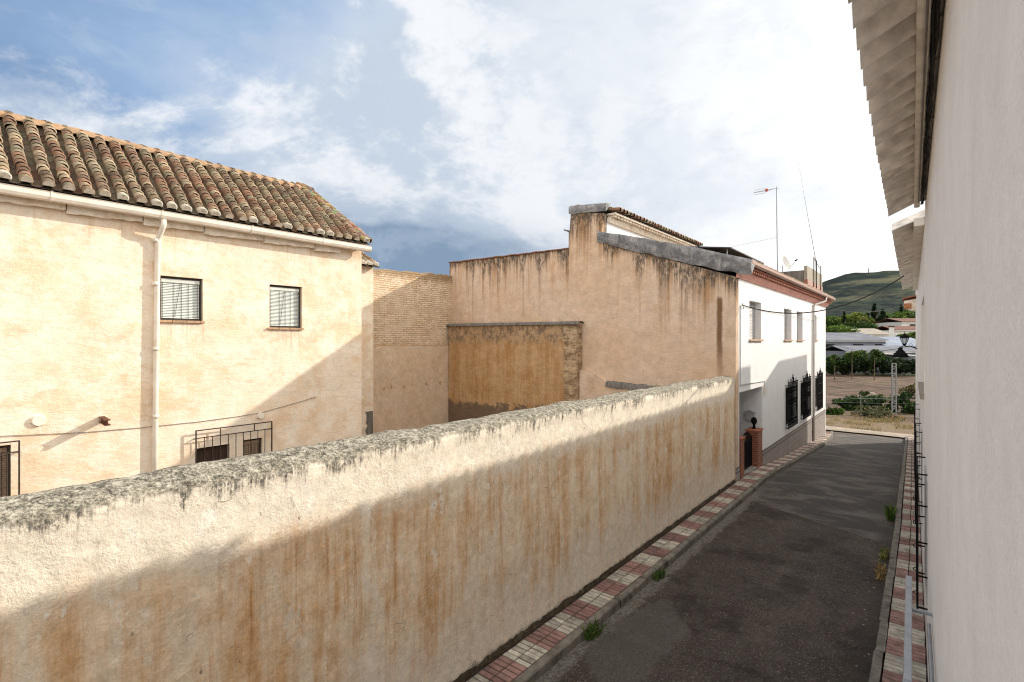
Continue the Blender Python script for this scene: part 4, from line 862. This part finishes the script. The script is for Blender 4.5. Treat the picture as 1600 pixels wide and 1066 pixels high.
def tree(name,label,px,ytop,ybot,d,wpx,cols,n,ls,conifer=False,group=None):
    t=at(px,ytop,d); gzv=gh(0,t.y); h=t.z-gzv; w=1.6*wpx*d/F_PX/2; bz=at(px,ybot,d).z
    T=thing(name,label,'tree',(t.x,t.y,gzv),group)
    b=MB(); b.tube([(t.x,t.y,gzv-.3),(t.x+.03*h*.2,t.y,gzv+h*.45),(t.x,t.y,gzv+h*.8)],[.045*h**.8,.03*h**.8,.012*h**.8],7)
    for k in range(4): a=k*1.7; b.tube([(t.x,t.y,gzv+h*(.35+.1*k)),(t.x+math.cos(a)*w*.6,t.y+math.sin(a)*w*.6,gzv+h*(.55+.1*k))],[.015*h**.8,.006*h**.8],5)
    b.build('trunk',BARK,T)
    b=MB()
    if conifer:
        z=bz
        N=9
        for k in range(N): f=k/(N-1); rr=w*(1-.85*f)*(.75+.25*math.sin(k*2.3)) if k else w*.7; leafball(b,(t.x,t.y,bz+(t.z-bz)*(.06+.9*f)),(rr,rr,(t.z-bz)/N*.9),n//N,ls,cols)
    else:
        zc=(t.z+bz)/2; rz=(t.z-bz)/2
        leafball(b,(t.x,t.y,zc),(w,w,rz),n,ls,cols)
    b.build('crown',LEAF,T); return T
def bush(name,label,px,ytop,ybot,d,wpx,cols,n,ls,group=None,cat='bush'):
    t=at(px,ytop,d); b0=at(px,ybot,d); g0=gh(t.x,t.y); z0=min(b0.z,g0+.1); w=wpx*d/F_PX/2
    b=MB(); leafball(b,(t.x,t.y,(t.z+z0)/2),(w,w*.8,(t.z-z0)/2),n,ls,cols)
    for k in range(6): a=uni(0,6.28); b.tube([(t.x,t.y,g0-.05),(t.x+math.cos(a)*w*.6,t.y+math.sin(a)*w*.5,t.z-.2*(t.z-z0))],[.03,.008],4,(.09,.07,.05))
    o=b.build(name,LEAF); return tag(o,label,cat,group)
# beyond the lane: verge and hedge
bush('green_bush','yellow green bush at the corner of the white house',1301,626,660,42,26,GREENS+BRIGHT,900,.13)
bush('dark_bush','dark green bush in the low hedge left of the lattice post',1335,616,652,46,62,DARK+GREENS,2200,.14)
bush('dark_bush','dark green bush just left of the lattice post foot',1376,612,650,46,46,DARK+GREENS,1600,.14)
bush('leafy_bush','mid green leafy bush right of the lattice post',1418,608,660,45,54,GREENS+DARK,2000,.14)
bush('dry_bush','rounded grey olive bush above the dry grass at the lane end',1370,634,671,40.5,66,OLIVE+OLIVE+DRY[:1],2600,.085)
bush('dry_bush','rusty orange dry bush right of the grey olive bush',1404,648,678,39,52,RUSTG+DRY+OLIVE,2000,.075)
bush('straw_clump','pale straw coloured grass clump left of the grey olive bush',1327,646,668,40.8,44,DRY,900,.07)
bush('low_weed','low bright green weed at the end of the right pavement',1396,662,680,38,30,BRIGHT+OLIVE,600,.07,cat='weed')
bush('pale_bush','small pale scrub bush in the bare field',1352,606,618,58,18,OLIVE+GREENS,300,.13)
bush('pale_bush','low wide scrub in the far right of the bare field',1420,596,622,56,34,OLIVE+GREENS+RUSTG,700,.13)
gr=MB()
for i in range(5200):
    px=uni(1286,1428); yb=uni(650,676) if rnd()<.75 else uni(645,652); d=5.45*F_PX/(yb-533); p=at(px,yb,d); z=gh(p.x,p.y)
    if -3.9<p.x<rk(p.y)+.5 and p.y<41 and not (p.x<-2.2 and p.y>38.5): continue
    if p.y<38.6+uni(0,.8): continue
    if mnoise.noise(Vector((p.x*.55,p.y*.55,3)))<.10+uni(-.12,.12): continue
    h=uni(.10,.40); a=uni(0,6.28); dx,dy=math.cos(a)*h*.5,math.sin(a)*h*.5; c=random.choice(DRY+DRY+OLIVE); s_=uni(.7,1.2); c=tuple(t*s_ for t in c)
    gr.poly([(p.x-.012,p.y,z-.02),(p.x+.012,p.y,z-.02),(p.x+dx,p.y+dy,z+h)],c)
tag(gr.build('dry_grass',LEAF),'tufts of straw coloured dry grass on the verge beyond the lane','grass',kind='stuff')
# far hedge, young trees
for px,w,yt,cs,lb in ((1300,40,556,DARK+GREENS,'dark clipped hedge clump next to the white house corner'),(1325,44,552,DARK,'dark hedge clump in front of the long grey shed'),(1352,40,545,GREENS+DARK,'bright leaved hedge clump under the shed eave'),(1382,46,554,DARK,'dark hedge clump behind the lattice post'),(1412,44,556,DARK,'dark hedge clump below the white awning'),(1436,36,556,DARK,'dark hedge clump at the far right edge of the field')):
    bush('hedge_clump',lb,px,yt,585,98,w*1.15,cs,1500,.32,'clumps of the hedge behind the field','hedge')
for px,yt,lb,w in ((1304,558,'young staked tree nearest the white house in the field',12),(1331,553,'young staked tree in the middle of the field edge',18),(1366,546,'tallest young tree with pale trunk at the field edge',34)):
    t=at(px,yt,86); g0=gh(t.x,t.y); T=thing('young_tree',lb,'tree',(t.x,t.y,g0),'young trees along the field edge'); b=MB(); b.tube([(t.x,t.y,g0-.2),(t.x+.05,t.y,t.z)],[.09,.05],6); b.build('trunk',BARK,T); b=MB(); leafball(b,(t.x,t.y,t.z-.3),(w*86/F_PX/2,1.0,1.3),300,.25,BRIGHT+GREENS); b.build('crown',LEAF,T)
# lattice post and field fence
p=at(1397,568,43); g0=gh(p.x,p.y); T=thing('lattice_post','grey perforated lattice post standing at the edge of the field','post',(p.x,p.y,g0)); b=MB(); w=.17; u1=R_*w; hgt=p.z-g0
for s_ in (-1,1):
    q=p+R_*w*s_; b.tube([(q.x,q.y,g0-.3),(q.x,q.y,p.z)],.055,4)
b.build('upright',STEELG,T); b=MB(); k=0
while k*.28<hgt: b=MB(); z=g0+.1+k*.28; a=p-R_*w; c=p+R_*w; b.tube([(a.x,a.y,z),(c.x,c.y,min(p.z,z+.24*(1 if k%2 else .0)))],.035,4); b.build('lattice_bar',STEELG,T); k+=1

T=thing('wire_fence','wire fence with thin posts crossing in front of the field','fence',(-5,44,gz(44)))
for px in (1292,1345,1440,1500):
    q=at(px,616,44.5); b=MB(); b.tube([(q.x,q.y,gh(q.x,q.y)-.2),(q.x,q.y,q.z)],.03,5); b.build('post',STEELG,T)
b=MB(); q0=at(1250,619,44.5); q1=at(1500,624,44.5); b.tube(sag(q0,q1,.1,12),.010,4); b.tube(sag(q0-Vector((0,0,.4)),q1-Vector((0,0,.4)),.1,12),.006,4); b.build('wire',GALV,T)
q=at(1325,597,70)
b=MB(); qs=at(1362,597,62); b.grid(lambda i,j:tuple(Vector((qs.x,qs.y,gh(qs.x,qs.y)))+Vector((math.cos(i*.9)*.45*math.sin(j*.5)*(1+.2*nz((i,j,1))),math.sin(i*.9)*.4*math.sin(j*.5),.35*math.cos(j*.5)))),7,4); tag(b.build('boulder',CONCL),'pale rock lying in the middle of the bare field','rock')

# far sheds and houses
def shed(name,label,px0,px1,ytop,yeave,ybase,d,dd,mr,mw,cat='shed',asym=.0,extra=None):
    a=at(px0,yeave,d); c=at(px1,yeave,d); t=at((px0+px1)/2,ytop,d+dd); gzv=gh(0,a.y)
    T=thing(name,label,cat,((a.x+c.x)/2,(a.y+c.y)/2,gzv)); Fv=Vector((-ST,CT,0)); back=Fv*(dd*2)
    b=MB(); P=[a,c,c+back,a+back]
    for i in range(4): u,v=P[i],P[(i+1)%4]; b.poly([(u.x,u.y,gzv-.3),(v.x,v.y,gzv-.3),(v.x,v.y,v.z),(u.x,u.y,u.z)])
    b.build('wall',mw,T); b=MB(); ex=(c-a).normalized()*.4; z=Vector((0,0,1))
    e0=a-ex-Fv*.5; e1=c+ex-Fv*.5; r0=a-ex+Fv*dd; r1=c+ex+Fv*dd; r0.z=r1.z=t.z; k0=a-ex+back+Fv*.5; k1=c+ex+back+Fv*.5
    up=Vector((0,0,.12)); b.prism([tuple(e0),tuple(e1),tuple(r1),tuple(r0)],tuple(up)); b.prism([tuple(r0),tuple(r1),tuple(k1),tuple(k0)],tuple(up)); 
    n=max(4,int((c-a).length/2.2))
    b.build('roof',mr,T)
    b=MB(); q0=e0-Vector((0,0,.16)); q1=e1-Vector((0,0,.16)); b.tube([q0,q1],.10,6); b.build('gutter',WHITEF,T)
    return T,a,c,Fv,gzv
T,a,c,Fv,g0=shed('grey_shed','long grey roofed shed left beyond the field',1270,1384,520.5,532,575,112,9,SHEDR,SHEDW)
for f_ in (.15,.55,.85): b=MB(); q=a.lerp(c,f_)-Fv*.05; ex=(c-a).normalized(); b.prism([tuple(q-Vector((0,0,2.2))),tuple(q+ex*2.2-Vector((0,0,2.2))),tuple(q+ex*2.2-Vector((0,0,.8))),tuple(q-Vector((0,0,.8)))],tuple(-Fv*.08)); b.build('window',GLASS,T)
shed('lean_to_shed','low grey roofed lean-to nearest the field under the blue shed',1322,1450,541,549,580,104,4,SHEDR,SHEDW)
shed('blue_shed','wide pale blue roofed shed right of the long grey shed',1385,1460,527,541,572,111,8,SHEDB,SHEDW)
shed('cream_building','cream low gabled building behind the sheds',1334,1392,514,523,570,140,7,SHEDC,WHITEF,'building')
T,a,c,Fv,g0=shed('tiled_house','white house with red tiled roof among trees on the right',1409,1450,498,503,545,165,6,ROOFT,WHITEF,'house')
b=MB(); ex=(c-a).normalized(); q=a.lerp(c,.30)-Fv*.04-Vector((0,0,2.0)); b.prism([tuple(q),tuple(q+ex*1.8),tuple(q+ex*1.8+Vector((0,0,1.2))),tuple(q+Vector((0,0,1.2)))],tuple(-Fv*.08)); b.build('window',GLASS,T)
shed('tiled_annexe','low red tiled annexe in front of the white tiled house',1399,1450,510,516,545,150,5,ROOFT,WHITEF,'house')
q=at(1393,510,138); T=thing('far_chimney','white chimney stack rising above the cream building','chimney',(q.x,q.y,gh(0,q.y))); b=MB(); b.box(q.x-.55,q.x+.55,q.y-.4,q.y+.4,gh(0,q.y),q.z-.2); b.build('stack',WHITEF,T); b=MB(); b.bev(q.x-.75,q.x+.75,q.y-.6,q.y+.6,q.z-.2,q.z+.15,.1); b.build('cap',ROOFT,T)
a=at(1374,553,101); c=at(1440,557,101); T=thing('white_awning','long white awning edge over the dark hedge','awning',(a.x,a.y,gh(0,a.y))); b=MB(); b.prism([tuple(a),tuple(c),tuple(c+Vector((-ST*3,CT*3,.1))),tuple(a+Vector((-ST*3,CT*3,.1)))],(0,0,.16)); b.build('canopy',AWN,T)
for q in (a,c): b=MB(); b.tube([(q.x,q.y,gh(0,q.y)),(q.x,q.y,q.z)],.06,5); b.build('post',STEELG,T)
# far trees
TR=[('round_tree','bright green round tree nearest the white house corner',1298,504,530,128,44,BRIGHT,2600,.42,False),
('round_tree','yellow topped round tree in the middle of the tree belt',1338,486,526,170,38,YELL+BRIGHT,3000,.5,False),
('round_tree','large green tree between the corner tree and the cypress',1306,493,528,172,40,BRIGHT+GREENS,2800,.5,False),
('cypress','slim dark cypress in front of the yellow tree',1319,488,528,160,11,DARK,1400,.34,True),
('round_tree','dark and mid green tree below the yellow topped tree',1330,502,530,158,44,DARK+GREENS,2600,.45,False),
('dark_pine','tall dark pine in the centre of the tree belt',1366,476,526,185,26,DARK,2600,.5,True),
('dark_pine','broader dark pine left of the tallest pine',1355,490,528,178,24,DARK,2000,.5,True),
('dark_pine','dark pine directly right of the tallest pine',1379,484,526,182,24,DARK,2200,.5,True),
('round_tree','mid green tree right of the dark pines',1396,487,524,185,34,GREENS+BRIGHT,2400,.5,False),
('cypress','slim dark cypress behind the tiled house',1408,477,510,200,10,DARK,1300,.4,True),
('round_tree','green tree left of the tiled house roof',1416,485,510,200,32,GREENS+BRIGHT,2000,.5,False),
('cypress','second slim dark cypress above the tiled house',1427,482,512,205,9,DARK,1100,.4,True),
('round_tree','bright bush like tree between lantern and tiled annexe',1426,517,534,122,26,BRIGHT,1200,.36,False),
('round_tree','dark green tree at the back of the cream building',1348,506,526,165,30,DARK+GREENS,1800,.45,False)]
for nm,lb,px,yt,yb,d_,w,cs,n_,ls,cf in TR: tree(nm,lb,px,yt,yb,d_,w,cs,n_,ls,cf,'trees of the belt behind the sheds')
# kerb weeds
def weed(name,label,x,y,h,n,cols,spread=.16):
    z=gz(y)-.13; b=MB()
    for i in range(n):
        a=uni(0,6.28); L=h*uni(.35,1); o=Vector((x+uni(-.06,.06),y+uni(-spread,spread),z)); dr=Vector((math.cos(a)*uni(.1,.5),math.sin(a)*uni(.1,.5),1)).normalized(); mid=o+dr*L*.6; e_=o+dr*L+Vector((math.cos(a),math.sin(a),-.4))*L*.18
        s_=dr.cross(Vector((math.sin(a*3),math.cos(a*3),.2))).normalized()*uni(.006,.014); c=random.choice(cols); k=uni(.7,1.3); c=tuple(t*k for t in c)
        b.poly([o-s_*.5,o+s_*.5,mid+s_,mid-s_],c); b.poly([mid-s_,mid+s_,e_],c)
        if rnd()<.5: p=o+dr*L*uni(.4,.9); l_=Vector((uni(-1,1),uni(-1,1),uni(-.3,.5))).normalized()*uni(.015,.035); w_=l_.cross(Vector((0,0,1))).normalized()*.010; b.poly([p,p+l_*.5+w_,p+l_,p+l_*.5-w_],c)
    return tag(b.build(name,LEAF),label,'weed')
weed('green_weed','green weed sprouting from the left kerb at the bottom of the photo',-3.81,6.55,.26,90,GREENS+BRIGHT)
weed('green_weed','green weed growing against the left kerb beside the pale asphalt patch',-3.81,8.95,.20,80,GREENS+BRIGHT)
weed('leafy_weed','large leafy green weed at the right kerb half way down the lane',-.70,15.6,.36,200,BRIGHT+GREENS,.35)
weed('small_weed','small yellow green weed at the right kerb nearer than the leafy weed',-.68,12.7,.15,120,BRIGHT+DRY,.22)
weed('dry_weed','rusty dry weed at the right kerb nearest the camera',-.68,11.7,.16,150,RUSTG+DRY,.35)

gt=MB()
for i in range(900):
    y=uni(5.5,32); e=rnd()
    x=(lk(y)+.05+abs(random.gauss(0,.16))) if e<.42 else (rk(y)-.05-abs(random.gauss(0,.18))) if e<.8 else uni(lk(y),rk(y))
    if not lk(y)<x<rk(y): continue
    r_=uni(.006,.02)*(1.0 if e<.8 else .8); z=gz(y)-.125; k=uni(.5,1.1); c=random.choice([(.30,.27,.23),(.20,.17,.14),(.36,.30,.22),(.25,.16,.09)]); c=tuple(t*k for t in c); a=uni(0,3)
    p=[(x+r_*math.cos(a+q*1.57)*uni(.7,1.2),y+r_*math.sin(a+q*1.57)*uni(.7,1.2),z) for q in range(4)]; top=(x,y,z+r_*uni(.5,1.1))
    for q in range(4): gt.poly([p[q],p[(q+1)%4],top],c)
tag(gt.build('grit',simple('loose_grit',(1,1,1),.95,.3,9,attr=True)),'loose grit and crumbs of soil gathered along the kerbs','grit',kind='stuff')
# ------------------------------------------------------------------ hill and its mast
hl=MB(); NX,NY=150,70
def hf(i,j):
    a=-1.25+2.0*i/NX; dist=330+1500*j/NY                      # azimuth from the camera axis to the right
    wx=math.sin(a-TH)*dist; wy=math.cos(a-TH)*dist
    prof=smooth(.30,.60,a)*(1-.18*smooth(.8,1.0,a)); crest=124*prof+26*(1-prof)
    up=smooth(0,.56,j/NY)*(1-.35*smooth(.66,1,j/NY))
    rid=1+.22*fb((wx*.0028,wy*.0028,1),1,5)
    return (wx,wy,-3+crest*up*rid+3*fb((wx*.02,wy*.02,2),1,3)*up)
hl.grid(hf,NX,NY); struct(hl.build('hill',HILL,smoothf=True))
q=at(1357,424,980); T=thing('hill_mast','tiny telecom mast on the crest of the hill','mast',(q.x,q.y,q.z-12)); b=MB(); b.tube([(q.x,q.y,q.z-30),(q.x,q.y,q.z+6)],.7,5); b.tube([(q.x-2,q.y,q.z+1),(q.x+2,q.y,q.z+1)],.5,4); b.build('pole',STEELG,T)

# ------------------------------------------------------------------ sky, sun, camera
w=bpy.data.worlds.new('World'); sc.world=w; w.use_nodes=True; t=w.node_tree; t.nodes.clear(); n=NT(t)
sky=n.n('ShaderNodeTexSky', sky_type='NISHITA'); sky.sun_disc=False; sky.sun_elevation=math.asin(SUN.z); sky.sun_rotation=math.atan2(SUN.x,SUN.y); sky.air_density=1.0; sky.dust_density=1.2
gen=n.n('ShaderNodeTexCoord').outputs['Generated']
ro=n.n('ShaderNodeVectorRotate', rotation_type='Z_AXIS'); n.put(ro.inputs['Vector'],gen); ro.inputs['Angle'].default_value=-TH
x,y,z=n.xyz(ro.outputs[0])
az=n.m('ARCTAN2',x,y); el=n.m('ARCSINE',z)
den=n.m('ADD',n.m('MAXIMUM',z,0.0),.22); pv=n.comb(n.m('DIVIDE',x,den),n.m('DIVIDE',y,den),0.0)
n1=n.noise(pv,.95,8,.58,.5); n2=n.noise(n.sv(ro.outputs[0],(1,1,1.7)),3.4,8,.6,.35); n3=n.noise(n.sv(ro.outputs[0],(1,1,2.2)),7.5,8,.62,.4)
azw=n.m('ADD',az,n.m('ADD',n.m('MULTIPLY',n.m('SUBTRACT',n1,.5),.75),n.m('MULTIPLY',n.m('SUBTRACT',n2,.5),.55)))
azw=n.m('ADD',azw,n.m('MULTIPLY',n.m('SUBTRACT',.30,el),.28))
f=n.rng(azw,-3.1416,3.1416,0,1,False)
P_=lambda a:(a+math.pi)/(2*math.pi)
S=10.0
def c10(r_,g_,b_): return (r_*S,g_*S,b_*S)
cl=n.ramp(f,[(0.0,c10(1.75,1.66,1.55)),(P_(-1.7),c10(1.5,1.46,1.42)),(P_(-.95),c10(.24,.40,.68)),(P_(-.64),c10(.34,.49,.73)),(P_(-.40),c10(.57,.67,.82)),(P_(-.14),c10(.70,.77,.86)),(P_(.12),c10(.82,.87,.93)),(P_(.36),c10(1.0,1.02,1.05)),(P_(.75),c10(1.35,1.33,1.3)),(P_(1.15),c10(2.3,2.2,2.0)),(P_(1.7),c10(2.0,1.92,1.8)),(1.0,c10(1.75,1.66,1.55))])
def gauss(a0,aw,e0,ew,k=None):
    q=n.m('ADD',n.m('POWER',n.m('DIVIDE',n.m('SUBTRACT',k or az,a0),aw),2.0),n.m('POWER',n.m('DIVIDE',n.m('SUBTRACT',el,e0),ew),2.0)); return n.m('EXPONENT',n.m('MULTIPLY',q,-1.0))
azn=n.m('ADD',az,n.m('MULTIPLY',n.m('SUBTRACT',n2,.5),.35))
# clear sky showing through on the left
clear=n.m('MULTIPLY',n.rng(azw,-.95,-.55,.35,0),n.rng(az,-1.5,-1.1))
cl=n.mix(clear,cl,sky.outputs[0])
# rain-blue layer low down
dk=n.m('MULTIPLY',gauss(-.25,.30,.15,.115,azn),n.rng(n2,.30,.66,1.45,.85),clamp=True); cl=n.mix(dk,cl,c10(.24,.34,.48))
# cumulus with sun-facing heads: density compared with the density a step toward the sun
V=n.sv(ro.outputs[0],(1,1,1.75))
def dens(v): return n.m('ADD',n.m('MULTIPLY',n.noise(v,1.7,10,.60,.3),.78),n.m('MULTIPLY',n.noise(v,6.5,7,.65,.2),.22))
off=n.n('ShaderNodeVectorMath', operation='ADD'); n.put(off.inputs[0],V); off.inputs[1].default_value=(.055,.01,.075)
d0=dens(V); d1=dens(off.outputs[0])
bias=n.m('ADD',n.m('MULTIPLY',gauss(-.27,.20,.35,.11,azn),.19),n.m('ADD',n.m('MULTIPLY',gauss(-.72,.30,.30,.06,azn),.09),n.m('MULTIPLY',gauss(.10,.45,.30,.2),.05)))
bias=n.m('SUBTRACT',bias,n.m('ADD',n.m('MULTIPLY',gauss(-.80,.32,.50,.20),.12),n.m('MULTIPLY',gauss(-.24,.32,.15,.085),.20)))
dd=n.m('ADD',d0,bias); mask=n.m('MULTIPLY',n.rng(dd,.505,.60),n.m('MULTIPLY',n.rng(az,-.22,.35,.85,.32),n.rng(az,-1.6,-1.2)))
lit=n.rng(n.m('SUBTRACT',d0,d1),-.045,.06); ccol=n.mix(lit,c10(.57,.66,.78),c10(.97,.985,1.01))
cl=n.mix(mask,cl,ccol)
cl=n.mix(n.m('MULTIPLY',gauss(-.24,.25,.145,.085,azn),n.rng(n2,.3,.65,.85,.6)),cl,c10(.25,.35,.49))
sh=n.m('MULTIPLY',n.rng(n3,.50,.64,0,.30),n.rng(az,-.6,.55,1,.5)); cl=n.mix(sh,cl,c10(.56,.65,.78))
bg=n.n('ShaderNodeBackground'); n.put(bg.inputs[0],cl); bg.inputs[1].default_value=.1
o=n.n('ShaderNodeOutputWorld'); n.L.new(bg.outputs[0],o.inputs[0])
sd=bpy.data.lights.new('sun','SUN'); sd.energy=4.8; sd.angle=rad(.55); sd.color=(1.0,.915,.80)
so=bpy.data.objects.new('sun',sd); col.objects.link(so); so.rotation_euler=SUN.to_track_quat('Z','Y').to_euler()
cd=bpy.data.cameras.new('camera'); cd.sensor_width=36; cd.lens=18.0; cd.clip_start=.05; cd.clip_end=6000
co=bpy.data.objects.new('camera',cd); col.objects.link(co); co.location=(0,0,EYE); co.rotation_euler=(rad(90),0,TH); sc.camera=co
sc.view_settings.view_transform='Standard'; sc.view_settings.look='None'; sc.view_settings.exposure=0; sc.view_settings.gamma=1
sc.cycles.use_denoising=True; sc.cycles.filter_width=1.1; sc.cycles.max_bounces=6; sc.cycles.diffuse_bounces=4; sc.cycles.transparent_max_bounces=4
